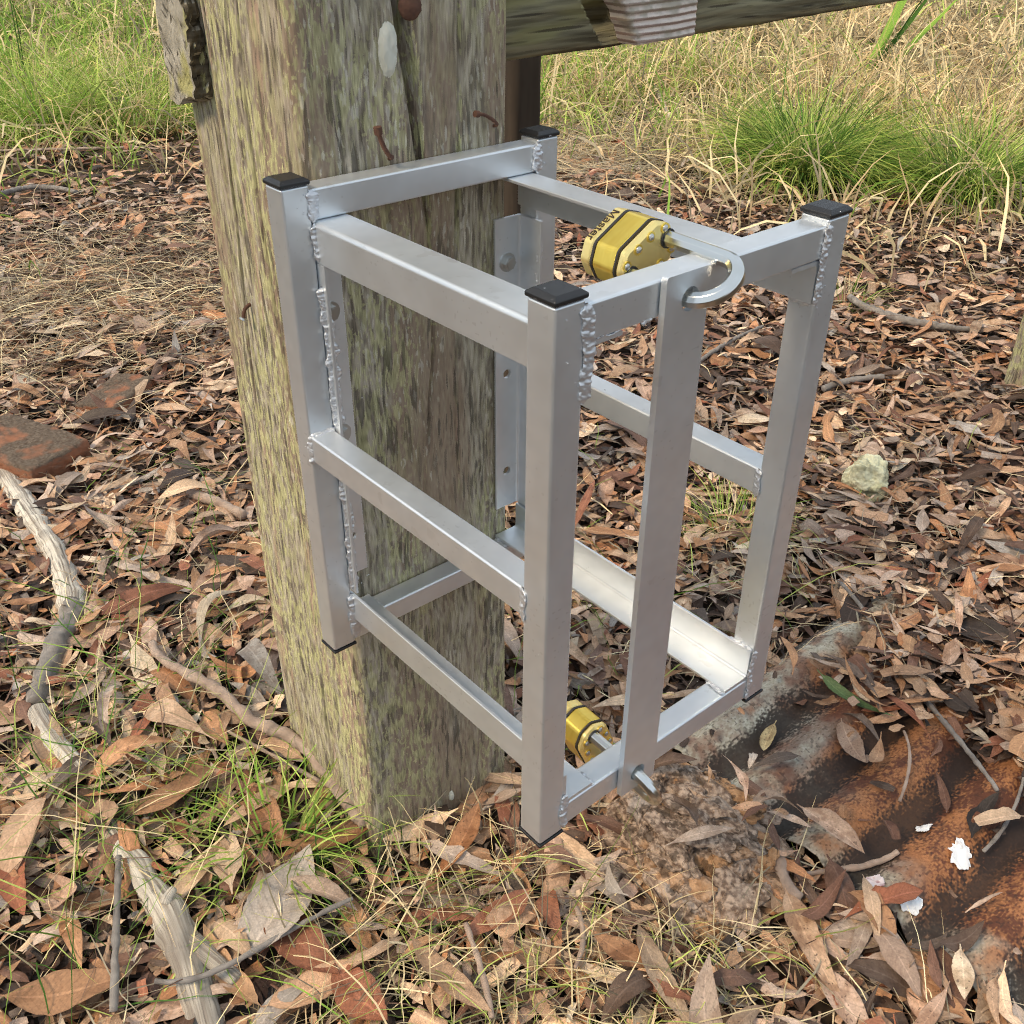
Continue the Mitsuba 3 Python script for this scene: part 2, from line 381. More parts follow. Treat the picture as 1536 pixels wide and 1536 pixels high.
scene['grey_deadwood'] = principled(proc(deadwood_color), 0.85, specular=0.2)
scene['twig_bark'] = principled(proc(lambda p, n, uv: mix((0.19, 0.125, 0.095), (0.50, 0.39, 0.31), fbm(p.x * 60, p.y * 60, p.z * 60, octaves=4))), 0.8, specular=0.25)
scene['grey_twig_bark'] = principled(proc(lambda p, n, uv: mix((0.11, 0.095, 0.085), (0.33, 0.30, 0.27), fbm(p.x * 70, p.y * 70, p.z * 70, octaves=4))), 0.8, specular=0.25)
scene['white_paint'] = two(principled(proc(lambda p, n, uv: mix((0.80, 0.80, 0.80), (0.55, 0.53, 0.52), smoothstep(0.55, 0.75, fbm(p.x * 120, p.y * 120, p.z * 120)))), 0.7, specular=0.3))
scene['lilac_paint'] = two(principled(proc(lambda p, n, uv: mix((0.62, 0.56, 0.58), (0.36, 0.22, 0.24), smoothstep(0.5, 0.7, fbm(p.x * 90, p.y * 90, p.z * 90)))), 0.7, specular=0.3))

# ------------------------------------------------------------------ ground
n = 420
u = np.linspace(-1, 1, n)
w = np.sinh(u * 6.0) / np.sinh(6.0)
gx, gy = np.meshgrid(0.4 + 160 * w, 0.3 + 160 * w, indexing='ij')
V = np.stack([gx, gy, ground_z(gx, gy)], -1).reshape(-1, 3)
single('ground', tm(V, grid_faces(n, n)[:, ::-1]), 'soil', label='dark soil under leaf litter and grass', kind='structure', smooth=True)

# ------------------------------------------------------------------ big timber post
PX0, PX1, PD, RC = 0.042, 0.302, 0.25, 0.016


def post_mesh(x0, x1, y0, y1, z0, z1, seed, groove=True, fine=0.0017, coarse=0.008, dz=0.0042, amp=1.0):
    ys, xs = np.arange(y1, y0, -fine), np.arange(x0, x1, fine)
    back = np.arange(x1, x0, -coarse)
    per = np.vstack([np.stack([np.full_like(ys, x0), ys], 1), np.stack([xs, np.full_like(xs, y0)], 1),
                     np.stack([np.full(24, x1), np.linspace(y0, y1, 25)[:-1]], 1), np.stack([back, np.full_like(back, y1)], 1)])
    # round the corners
    cx, cy, hx, hy = (x0 + x1) / 2, (y0 + y1) / 2, (x1 - x0) / 2 - RC, (y1 - y0) / 2 - RC
    q = per - [cx, cy]
    core = np.clip(q, [-hx, -hy], [hx, hy])
    d = q - core
    l = np.linalg.norm(d, axis=1, keepdims=True)
    nrm = d / np.maximum(l, 1e-9)
    per = core + nrm * RC + [cx, cy]
    zs = np.arange(z0, z1, dz)
    P = np.concatenate([np.broadcast_to(per[None], (len(zs), len(per), 2)), np.broadcast_to(zs[:, None, None], (len(zs), len(per), 1))], -1).copy()
    N = np.concatenate([nrm, np.zeros((len(per), 1))], 1)[None]
    fib = meshkit.fbm(P * [150, 150, 5], 3, seed)
    deep = sstep(0.62, 0.80, meshkit.fbm(P * [90, 90, 3.2], 2, seed + 5))
    wav = meshkit.fbm(P * [9, 9, 2.5], 3, seed + 9) - 0.5
    disp = amp * (-0.0018 * (1 - fib) - 0.0016 * deep + 0.010 * wav)
    if groove:
        x, y, z = P[..., 0], P[..., 1], P[..., 2]
        front = np.broadcast_to(N[..., 1] < -0.7, x.shape)
        left = np.broadcast_to(N[..., 0] < -0.7, x.shape)
        gxc = 0.176 + 0.012 * np.sin(z * 9) + 0.006 * (meshkit.noise(np.stack([z * 14, z * 0, z * 0], -1), 3) - 0.5)
        wd = 0.0028 + 0.0050 * sstep(0.93, 1.12, z)
        disp -= front * (0.026 * np.exp(-((x - gxc) / wd) ** 4) * sstep(0.90, 1.06, z) + 0.008 * np.exp(-((x - gxc) / 0.0022) ** 2) * sstep(0.55, 0.8, z))
        disp -= front * 0.006 * np.exp(-((x - 0.225 - 0.008 * np.sin(z * 7)) / 0.0025) ** 2) * sstep(0.3, 0.9, z)
        yc = 0.172 + 0.010 * np.sin(z * 11) + 0.012 * (1.0 - z)
        disp -= left * 0.012 * np.exp(-((y - yc) / 0.0022) ** 2) * sstep(0.62, 0.8, z)
        disp -= left * 0.006 * np.exp(-((y - 0.095 - 0.01 * np.sin(z * 8)) / 0.002) ** 2) * sstep(0.35, 0.6, meshkit.noise(np.stack([z * 5, z * 0, z * 0], -1), 8))
        disp += left * 0.004 * sstep(yc - 0.003, yc + 0.003, y) * 0 - left * 0.006 * sstep(0.0, 0.02, y - yc)
    P = P + N * disp[..., None]
    v = P.reshape(-1, 3)
    f = grid_faces(len(zs), len(per), True)
    top = np.arange(len(per)) + (len(zs) - 1) * len(per)
    v = np.vstack([v, v[top].mean(0, keepdims=True)])
    f = np.vstack([f, np.stack([top, np.roll(top, -1), np.full_like(top, len(v) - 1)], 1)])
    m = tm(v, f)
    return m if m.volume > 0 else tm(v, f[:, ::-1])


post = thing('timber_post', 'thick weathered square timber post streaked with yellow-green lichen, carrying the silver rack', 'post')
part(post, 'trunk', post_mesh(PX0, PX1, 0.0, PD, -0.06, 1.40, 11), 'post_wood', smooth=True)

# sapwood slab left standing at the upper left of the post
zz, yy = np.meshgrid(np.arange(1.036, 1.40, 0.0035), np.linspace(0.252, 0.192, 48), indexing='ij')
prof = np.full_like(yy, 0.0135)
pp = np.stack([zz * 0, yy, zz], -1)
crk = meshkit.fbm(np.stack([yy * 60 + zz * 60, zz * 200 - yy * 200, zz * 0], -1), 2, 4)
prof = prof + 0.004 * (meshkit.fbm(pp * 25, 3, 2) - 0.5) + 0.0022 * (meshkit.fbm(pp * [1, 130, 70], 3, 7) - 0.5) - 0.0012 * sstep(0.55, 0.8, crk)
prof[:, -1] = prof[:, -2]
zlow = zz + 0.018 * (meshkit.noise(np.stack([yy * 60, yy * 0, yy * 0], -1), 6) - 0.5) * np.exp(-(zz - 1.036) / 0.02) + 0.10 * (0.225 - yy) * np.exp(-(zz - 1.036) / 0.03) * 0.35
outer = np.stack([PX0 - prof, yy, zlow], -1)
side_x = np.linspace(0, 1, 12)[None, :]
zs_ = zlow[:, -1:]
SX, SZ = np.broadcast_arrays(side_x, zs_)
o0 = SX * 0
sd_y = 0.192 - 0.004 * meshkit.noise(np.stack([SX * 8, SZ * 210, o0], -1), 9) - 0.006 * sstep(0.45, 0.7, meshkit.noise(np.stack([SX * 2, SZ * 120, o0], -1), 19)) + 0.006 * SX
sd = np.stack([(PX0 - prof[:, -1:]) * (1 - SX) + (PX0 + 0.008) * SX, sd_y, SZ], -1)
full = np.concatenate([np.stack([np.full_like(zs_, PX0 + 0.01), np.full_like(zs_, 0.252), zs_], -1), outer, sd], 1)
v = full.reshape(-1, 3); f = grid_faces(*full.shape[:2])
bot = np.arange(full.shape[1]); v = np.vstack([v, [[PX0 + 0.01, 0.2, 1.04]]])
f = np.vstack([f, np.stack([bot[:-1], bot[1:], np.full(len(bot) - 1, len(v) - 1)], 1)[:, ::-1]])
part(post, 'sapwood_slab', tm(v, f), two(scene['sapwood']), smooth=25, label='grey cracked slab of outer wood ending at a ragged step')


def lichen(cx, cz, rx, rz, seed):
    a = np.linspace(0, 2 * np.pi, 49)[:-1]
    rad = np.linspace(0, 1, 8)
    k = 1 + 0.22 * (meshkit.noise(np.stack([np.cos(a) * 2, np.sin(a) * 2, a * 0], -1), seed) - 0.5) + 0.12 * (meshkit.noise(np.stack([np.cos(a) * 7, np.sin(a) * 7, a * 0], -1), seed + 1) - 0.5)
    R, A = np.meshgrid(rad, a, indexing='ij')
    K = np.broadcast_to(k, R.shape)
    P = np.stack([cx + rx * R * K * np.cos(A), -0.0030 + 0.006 * R ** 6 - 0.0012 * meshkit.noise(np.stack([R * 6 * np.cos(A), R * 6 * np.sin(A), A * 0], -1), seed), cz + rz * R * K * np.sin(A)], -1)
    return tm(P.reshape(-1, 3), grid_faces(8, 48, True))


part(post, 'lichen_patch', lichen(0.148, 0.653 + ZO, 0.0105, 0.027, 3), two(scene['pale_lichen']), smooth=True, label='pale oval lichen patch near the top')
part(post, 'lichen_patch', lichen(0.185, 0.035, 0.005, 0.010, 9), two(scene['pale_lichen']), smooth=True)

# nails and bolt in the post
nl = thing('bent_nail', 'rusty nail bent to the upper left in the post face above the rack', 'nail')
part(nl, 'shank', tube([(0.140, 0.006, 0.551 + ZO), (0.1395, -0.007, 0.556 + ZO), (0.132, -0.014, 0.560 + ZO), (0.122, -0.017, 0.575 + ZO), (0.118, -0.018, 0.586 + ZO)], 0.0024, 0.002, 10, 0.15, 300), 'rust_iron', smooth=40)
part(nl, 'head', tube([(0.1184, -0.018, 0.583 + ZO), (0.1174, -0.018, 0.590 + ZO)], 0.0042, 0.003, 12), 'rust_iron', smooth=40)
nl = thing('bent_nail', 'thin rusty nail bent sideways at the right edge of the post face', 'nail')
part(nl, 'shank', tube([(0.275, 0.006, 0.566 + ZO), (0.275, -0.008, 0.569 + ZO), (0.266, -0.015, 0.575 + ZO), (0.252, -0.017, 0.583 + ZO), (0.240, -0.018, 0.586 + ZO)], 0.0019, 0.002, 10, 0.15, 300), 'rust_iron', smooth=40)
part(nl, 'head', tube([(0.2425, -0.018, 0.5855 + ZO), (0.2375, -0.018, 0.5865 + ZO)], 0.0034, 0.003, 12), 'rust_iron', smooth=40)
nl = thing('small_nail', 'small nail with a shiny flat head drooping from the left face of the post', 'nail')
part(nl, 'shank', tube([(0.050, 0.161, 0.374 + ZO), (0.037, 0.160, 0.371 + ZO), (0.033, 0.159, 0.360 + ZO)], 0.0022, 0.002, 8, 0.1, 300), 'rust_iron', smooth=40)
part(nl, 'head', tube([(0.0332, 0.159, 0.3605 + ZO), (0.0320, 0.159, 0.3585 + ZO)], 0.0050, 0.002, 14), 'zinc', smooth=40)
bm = trimesh.creation.icosphere(3, 1.0)
bm.vertices[:, 1] = np.where(bm.vertices[:, 1] > 0, 0.1 * bm.vertices[:, 1], bm.vertices[:, 1])
bm.vertices = bm.vertices * [0.013, 0.008, 0.013] * (1 + 0.1 * (meshkit.fbm(bm.vertices * 3, 3, 4) - 0.5))[:, None] + [0.173, -0.002, 0.690 + ZO]
single('rusty_bolt', bm, 'rust_iron', 'rusty domed bolt head in the post at the top of its long crack', 'bolt', smooth=True)

# ------------------------------------------------------------------ fence rail, paling, other posts
zf, xf = np.meshgrid(np.linspace(0, 1, 40), np.arange(0.30, 2.60, 0.006), indexing='ij')
low = 0.598 + ZO + 0.010 * (xf - 0.3) + 0.006 * (meshkit.fbm(np.stack([xf * 9, xf * 0, xf * 0], -1), 3, 3) - 0.5)
zr = low + zf * 0.165
P = np.stack([xf, np.full_like(xf, 0.125), zr], -1)
g = meshkit.fbm(P * [10, 1, 150] + [0, 0, 1], 3, 41)
P[..., 1] += 0.008 * (1 - g) + 0.006 * (meshkit.fbm(P * [5, 1, 12], 3, 44) - 0.5) + 0.010 * (np.abs(zf - 0.5) * 2) ** 8
notch = sstep(0.527, 0.545, xf + 0.8 * (zr - 0.653 - ZO)) * sstep(0.66, 0.64, xf) * sstep(0.03, 0.10, zf)
P[..., 1] += 0.075 * notch
B = P.copy()[::-1]; B[..., 1] = 0.215
allp = np.concatenate([P, B], 0)
f = grid_faces(allp.shape[0], allp.shape[1]); nc = allp.shape[1]
last = (allp.shape[0] - 1) * nc
jj = np.arange(nc - 1)
f = np.vstack([f, np.stack([last + jj, last + jj + 1, jj + 1], 1), np.stack([last + jj, jj + 1, jj], 1)])
m = tm(allp.reshape(-1, 3), f)
rail = thing('fence_rail', 'old dark hewn timber rail running right from the top of the big post', 'rail')
part(rail, 'beam', m, two(scene['rail_wood']), smooth=40)

outl = Polygon([(0.590, 0.607), (0.700, 0.609), (0.702, 0.66), (0.701, 0.80), (0.545, 0.80), (0.549, 0.70), (0.552, 0.664), (0.566, 0.650), (0.574, 0.628)])
xs_, zs_ = np.meshgrid(np.linspace(0, 1, 60), np.arange(0.6085, 0.80, 0.0012), indexing='xy')
lft = np.interp(zs_, [0.607, 0.628, 0.650, 0.664, 0.70, 0.80], [0.588, 0.574, 0.566, 0.552, 0.549, 0.545]) + 0.004 * (meshkit.noise(np.stack([zs_ * 160, zs_ * 0, zs_ * 0], -1), 2) - 0.5)
rgt = 0.700 + 0.002 * (meshkit.noise(np.stack([zs_ * 220, zs_ * 0, zs_ * 0], -1), 5) - 0.5)
X = lft + (rgt - lft) * xs_
edge = np.minimum(xs_, 1 - xs_)
zz2 = zs_ + ZO + 0.002 * (X - 0.62) / 0.08
Yf = 0.088 - 0.0011 * np.sin(zs_ * 690 + 1.2 * meshkit.noise(np.stack([X * 14, zs_ * 20, X * 0], -1), 3)) + 0.006 * np.exp(-edge / 0.012) + 0.002 * meshkit.fbm(np.stack([X * 120, zs_ * 200, X * 0], -1), 2, 7)
Pf = np.stack([X, Yf, zz2], -1)
Pb = Pf[:, ::-1].copy(); Pb[..., 1] = 0.121
ring = np.concatenate([Pf, Pb], 1)
f = grid_faces(ring.shape[0], ring.shape[1], True)
bott = np.arange(ring.shape[1]); v = np.vstack([ring.reshape(-1, 3), ring[0].mean(0, keepdims=True)])
f = np.vstack([f, np.stack([bott, np.roll(bott, -1), np.full_like(bott, len(v) - 1)], 1)[:, ::-1]])
single('paling_end', tm(v, f), two(scene['paling_wood']), 'pale ridged stub of board fixed to the front of the dark rail', 'board', smooth=50)

pk = post_mesh(0.815, 0.890, 0.60, 0.69, -0.1, 1.09, 31, groove=False, fine=0.004, dz=0.012, amp=0.8)
single('dark_post', pk, 'dark_post_wood', 'dark brown timber post standing behind the rail, right of the big post', 'post', smooth=True)
c = at(1497, 590)
pk = post_mesh(c[0], c[0] + 0.26, c[1] - 0.23, c[1], -0.1, 1.2, 51, groove=False, fine=0.005, dz=0.012)
single('far_post', pk, 'post_wood', 'mossy post base at the right edge beyond the litter', 'post', smooth=True)

# ------------------------------------------------------------------ the silver rack
W, D, H, t = 0.345, 0.404, 0.5522, 0.030
rack = thing('metal_rack', 'silver painted welded steel rack bolted to the front of the timber post', 'rack')


def R(x0, x1, y0, y1, z0, z1, r=0.0028):
    return rbox(np.array([x0, y0, z0 + ZO]), np.array([x1, y1, z1 + ZO]), r)


for cx, cy, nm in ((0, 0, 'rear left'), (W - t, 0, 'rear right'), (0, -(D - t), 'front left'), (W - t, -(D - t), 'front right')):
    part(rack, 'upright', R(cx, cx + t, cy - t, cy, 0, H), 'silver_paint', label=f'{nm} upright square tube')
    cap = hull(np.vstack([rbox([cx - 0.0014, cy - t - 0.0014, H + ZO + 0.0004], [cx + t + 0.0014, cy + 0.0014, H + ZO + 0.0050], 0.0018).vertices, rbox([cx + 0.002, cy - t + 0.002, H + ZO], [cx + t - 0.002, cy - 0.002, H + ZO + 0.0072], 0.0015).vertices]))
    part(rack, 'end_cap', cap, 'black_plastic')
    part(rack, 'end_cap', rbox([cx - 0.001, cy - t - 0.001, ZO - 0.0035], [cx + t + 0.001, cy + 0.001, ZO - 0.0003], 0.0012), 'black_plastic')
e = 0.0006
part(rack, 'crossbar', R(t - e, W - t + e, -t + 0.0012, -0.0008, 0.5175, 0.5475), 'silver_paint')
part(rack, 'crossbar', R(t - e, W - t + e, -D + 0.0008, -D + t - 0.0012, 0.5175, 0.5475), 'silver_paint')
part(rack, 'crossbar', R(t - e, W - t + e, -t + 0.0010, -0.0008, 0.002, 0.0305), 'silver_paint')
part(rack, 'crossbar', R(t - e, W - t + e, -D + 0.0009, -D + t - 0.0012, 0.003, 0.0325), 'silver_paint')
part(rack, 'side_bar', R(0.0009, t - 0.0009, -D + t - e, -t + e, 0.265, 0.2955), 'silver_paint')
part(rack, 'side_bar', R(W - t + 0.0009, W - 0.0009, -D + t - e, -t + e, 0.262, 0.2925), 'silver_paint')


def angle_section(leg, th, r_out, r_in):
    p = Polygon([(0, 0), (leg, 0), (leg, th), (th, th), (th, leg), (0, leg)])
    p = p.buffer(-r_in, quad_segs=6).buffer(r_in, quad_segs=6) if False else p
    inner = p.buffer(r_in, join_style=1, quad_segs=6).buffer(-r_in, join_style=1, quad_segs=6)          # fillet inside
    return inner.buffer(-0.0012, join_style=2).buffer(0.0012, quad_segs=5).intersection(Polygon([(-1, -1), (1, -1), (1, 1), (-1, 1)])) if r_out <= 0.0012 else \
        inner.difference(Polygon([(0, 0), (r_out, 0), (0, r_out)]).difference(Point(r_out, r_out).buffer(r_out, quad_segs=10))).buffer(-0.0009, join_style=2).buffer(0.0009, quad_segs=4)


def angle_bar(length, leg=0.040, th=0.0038, r_out=0.005, r_in=0.004):
    m = trimesh.creation.extrude_polygon(angle_section(leg, th, r_out, r_in), length, engine='earcut')
    return m


def placed(m, cols, origin):
    M = np.eye(4); M[:3, :3] = np.array(cols).T; M[:3, 3] = origin
    m = m.copy(); m.apply_transform(M)
    return m


XA, XB = t + 0.0006, W - t - 0.0006
top = angle_bar(D - 0.004)
# section axes (a, b) and run: upper left: a = +x (flange), b = -z (leg)
part(rack, 'angle_rail', placed(top, [(1, 0, 0), (0, 0, -1), (0, 1, 0)], (XA, -D + 0.002, 0.5170 + ZO)), 'silver_paint', smooth=28, label='upper left angle rail')
part(rack, 'angle_rail', placed(top, [(-1, 0, 0), (0, 0, -1), (0, -1, 0)], (XB, -0.002, 0.5170 + ZO)), 'silver_paint', smooth=28, label='upper right angle rail')
part(rack, 'angle_rail', placed(top, [(1, 0, 0), (0, 0, 1), (0, -1, 0)], (XA, -0.002, 0.0332 + ZO)), 'silver_paint', smooth=28, label='lower left angle rail')
part(rack, 'angle_rail', placed(top, [(-1, 0, 0), (0, 0, 1), (0, 1, 0)], (XB, -D + 0.002, 0.0332 + ZO)), 'silver_paint', smooth=28, label='lower right angle rail')
# mounting brackets: flange on the post, web along the upright, holes drilled through the flange
HZ = (0.414, 0.272, 0.133)


def bracket(sign, xc, z0, z1):
    m = m3.Manifold(m3.Mesh(vert_properties=np.array(angle_bar(z1 - z0).vertices, np.float32), tri_verts=np.array(angle_bar(z1 - z0).faces, np.uint32)))
    for h in HZ:
        c = m3.Manifold.cylinder(0.03, 0.0058, 0.0058, 24, True).rotate([90, 0, 0]).translate([0.0225, 0.0, h - z0])
        m = m - c
    mm = m.to_mesh()
    v = np.array(mm.vert_properties[:, :3], float)
    v = np.stack([xc + sign * v[:, 0], -0.0015 - v[:, 1], z0 + ZO + v[:, 2]], 1)
    f = np.array(mm.tri_verts)
    k = tm(v, f)
    return k if k.volume > 0 else tm(v, f[:, ::-1])


def hex_bolt(parent, x, z):
    y = -0.0055
    washer = trimesh.creation.cylinder(0.0112, 0.0018, sections=28)
    head = trimesh.creation.cylinder(0.0078, 0.0064, sections=6)
    dome = trimesh.creation.cylinder(0.0056, 0.0012, sections=20)
    ms = []
    for m, yy_ in ((washer, y - 0.0005), (head, y - 0.0040), (dome, y - 0.0073)):
        m.apply_transform(trimesh.transformations.rotation_matrix(np.pi / 2, [1, 0, 0])); m.apply_translation([x, yy_, z + ZO]); ms.append(m)
    part(parent, 'bolt', cat_meshes(ms), 'zinc', smooth=25)


bl = part(rack, 'mounting_bracket', bracket(1, XA, 0.080, 0.4765), 'silver_paint', smooth=28, label='left mounting bracket bolted flat to the post')
br = part(rack, 'mounting_bracket', bracket(-1, XB, 0.079, 0.4660), 'silver_paint', smooth=28, label='right mounting bracket bolted flat to the post')
hex_bolt(bl, XA + 0.0225, HZ[0]); hex_bolt(bl, XA + 0.0225, HZ[1]); hex_bolt(br, XB - 0.0225, HZ[0])

# welds
bead_n = [0]
spatters = []
SPARK = trimesh.creation.icosphere(1)


def bead(pts, r, spatter=0, spread=0.012, normal=(0, -1, 0), flat=0.34, wid=1.2):
    bead_n[0] += 1
    r = r * 0.82
    s = bead_n[0]
    p, u = resample([np.array(q) + [0, 0, ZO] for q in pts], 0.0008)
    L = np.linalg.norm(np.diff(p, axis=0), axis=1).sum()
    nrm = np.asarray(normal, float) / np.linalg.norm(normal)
    tg = np.gradient(p, axis=0); tg /= np.linalg.norm(tg, axis=1, keepdims=True)
    a = np.cross(tg, nrm); a /= np.linalg.norm(a, axis=1, keepdims=True)
    ang = np.arange(18) / 18 * 2 * np.pi
    k = u * L
    one = np.stack([k * 170, k * 0 + s * 7.3, k * 0], -1)
    rr = r * (0.86 + 0.30 * meshkit.fbm(one * [0.3, 1, 1], 2, s)) * np.clip(np.minimum(u, 1 - u) * L / (r * 0.9), 0.3, 1)
    sway = (meshkit.noise(one * [0.5, 1, 1], s + 9) - 0.5) * r * 0.8
    v = p[:, None] + a[:, None] * (sway[:, None] + wid * rr[:, None] * np.cos(ang)[None])[..., None] + nrm * (flat * rr[:, None] * np.sin(ang)[None])[..., None]
    v = v + (v - p[:, None]) * (0.8 * (meshkit.fbm(v * 110, 3, s) - 0.5))[..., None] + nrm * (0.0030 * (meshkit.fbm(v * 380, 2, s + 5) - 0.5) + 0.0012 * sstep(0.6, 0.85, meshkit.noise(v * 240, s + 8)))[..., None]
    m = tm(v.reshape(-1, 3), grid_faces(len(p), 18, True))
    m = m if m.volume > 0 else tm(m.vertices, m.faces[:, ::-1])
    g = np.random.default_rng(s)
    for _ in range(spatter // 2):
        c = p[g.integers(len(p))] + a[0] * g.normal(0, spread) + tg[0] * g.normal(0, spread) + nrm * 0.0002
        spatters.append((SPARK.vertices * g.uniform(0.0003, 0.0007) + c, SPARK.faces))
    part(rack, 'weld_bead', m, 'weld_metal', smooth=True)


yF, yR = -t - 0.0004, -D - 0.0004
bead([(t, yF, 0.548), (t + 0.002, yF, 0.517)], 0.0062, 14)
bead([(t + 0.001, yF, 0.516), (t + 0.002, yF - 0.004, 0.478)], 0.0055, 10)
bead([(t + 0.001, yF - 0.003, 0.455), (t + 0.003, yF - 0.006, 0.37), (t + 0.002, yF - 0.005, 0.298)], 0.0062, 16, wid=1.25)
bead([(t + 0.001, yF - 0.003, 0.258), (t + 0.003, yF - 0.006, 0.17), (t + 0.001, yF - 0.004, 0.083)], 0.0056, 16, wid=1.2)
bead([(t, yF - 0.001, 0.074), (t + 0.001, yF - 0.001, 0.008)], 0.0062, 12)
bead([(0.0005, yF, 0.297), (0.0005, yF, 0.262)], 0.0040, 10, normal=(-0.8, -0.6, 0))
bead([(0.001, yF, 0.2965), (0.031, yF, 0.2965)], 0.0040, 8, normal=(0, -0.6, 0.8))
bead([(W - t, yF, 0.549), (W - t - 0.001, yF, 0.517)], 0.0070, 14)
bead([(W - t - 0.001, yF - 0.003, 0.512), (W - t - 0.001, yF - 0.003, 0.480)], 0.0045, 6)
bead([(W - t - 0.0005, yF - 0.006, 0.467), (W - t - 0.001, yF - 0.006, 0.30)], 0.0036, 12)
bead([(W - t - 0.0005, yF - 0.004, 0.075), (W - t - 0.001, yF - 0.004, 0.04)], 0.005, 6)
bead([(t, yR, 0.549), (t + 0.003, yR, 0.517), (t + 0.001, yR, 0.470)], 0.0062, 22)
bead([(0.0005, -D + t + 0.0004, 0.297), (0.0005, -D + t + 0.0004, 0.262)], 0.0056, 10, normal=(-0.9, 0.3, 0))
bead([(W - t, yR, 0.549), (W - t - 0.001, yR, 0.515), (W - t, yR, 0.476)], 0.0048, 16)
bead([(W - t - 0.001, -D + 0.004, 0.4765), (W - t - 0.001, -D + 0.030, 0.4765)], 0.0050, 8, normal=(-0.8, 0, -0.4))
bead([(W - t - 0.0006, -D + t + 0.0006, 0.294), (W - t - 0.0006, -D + t + 0.0006, 0.260)], 0.0052, 10, normal=(-0.9, 0.3, 0))
bead([(t + 0.0005, yR, 0.050), (t + 0.001, yR, 0.004)], 0.0048, 12)
bead([(t + 0.041, -D + t - 0.001, 0.0335), (t + 0.041, -D + 0.001, 0.0335)], 0.0030, 8, normal=(0, 0, 1))
bead([(W - t - 0.041, -D + t - 0.001, 0.0335), (W - t - 0.041, -D + 0.001, 0.0335)], 0.0036, 14, normal=(0, 0, 1))
bead([(W - t - 0.0005, yR, 0.074), (W - t - 0.0005, yR, 0.003)], 0.0040, 12)
bead([(W - t - 0.002, -D + t + 0.004, 0.074), (W - t - 0.002, -D + 0.002, 0.074)], 0.0036, 10, normal=(0, 0, 1))
bead([(t + 0.041, -t + 0.001, 0.032), (t + 0.041, -0.002, 0.032)], 0.0040, 8, normal=(0, 0, 1))
bead([(W - t - 0.041, -t + 0.001, 0.032), (W - t - 0.041, -0.002, 0.032)], 0.0040, 8, normal=(0, 0, 1))
bead([(t + 0.012, -D + 0.003, 0.5165), (t + 0.040, -D + 0.003, 0.5165)], 0.0030, 5, normal=(0, -0.7, -0.7))
bead([(t + 0.060, -D + 0.002, 0.5172), (t + 0.072, -D + 0.002, 0.5172)], 0.0024, 3, normal=(0, -0.7, -0.7))

labels[part(rack, 'weld_spatter', cat_meshes(spatters), 'weld_metal', smooth=True)] = {'kind': 'stuff', 'label': 'tiny drops of weld spatter on the silver tubes'}

# flat locking bar with two holes
sec = Polygon([(-0.0245, -0.003), (0.0245, -0.003), (0.0245, 0.551), (-0.0245, 0.551)]).buffer(-0.002).buffer(0.002, quad_segs=4)
LX = 0.1300
L1, L2 = (0.1335, 0.5285), (0.1285, 0.0185)
for hx, hz in (L1, L2):
    sec = sec.difference(Point(hx - LX, hz).buffer(0.0098, quad_segs=10))
mbar = trimesh.creation.extrude_polygon(sec, 0.006, engine='earcut')
mbar = placed(mbar, [(1, 0, 0), (0, 0, 1), (0, -1, 0)], (LX, -D + 0.0002 - 0.0008, ZO))
single('locking_bar', mbar, 'silver_paint', 'flat silver steel bar standing upright across the open front of the rack', 'bar', smooth=20)


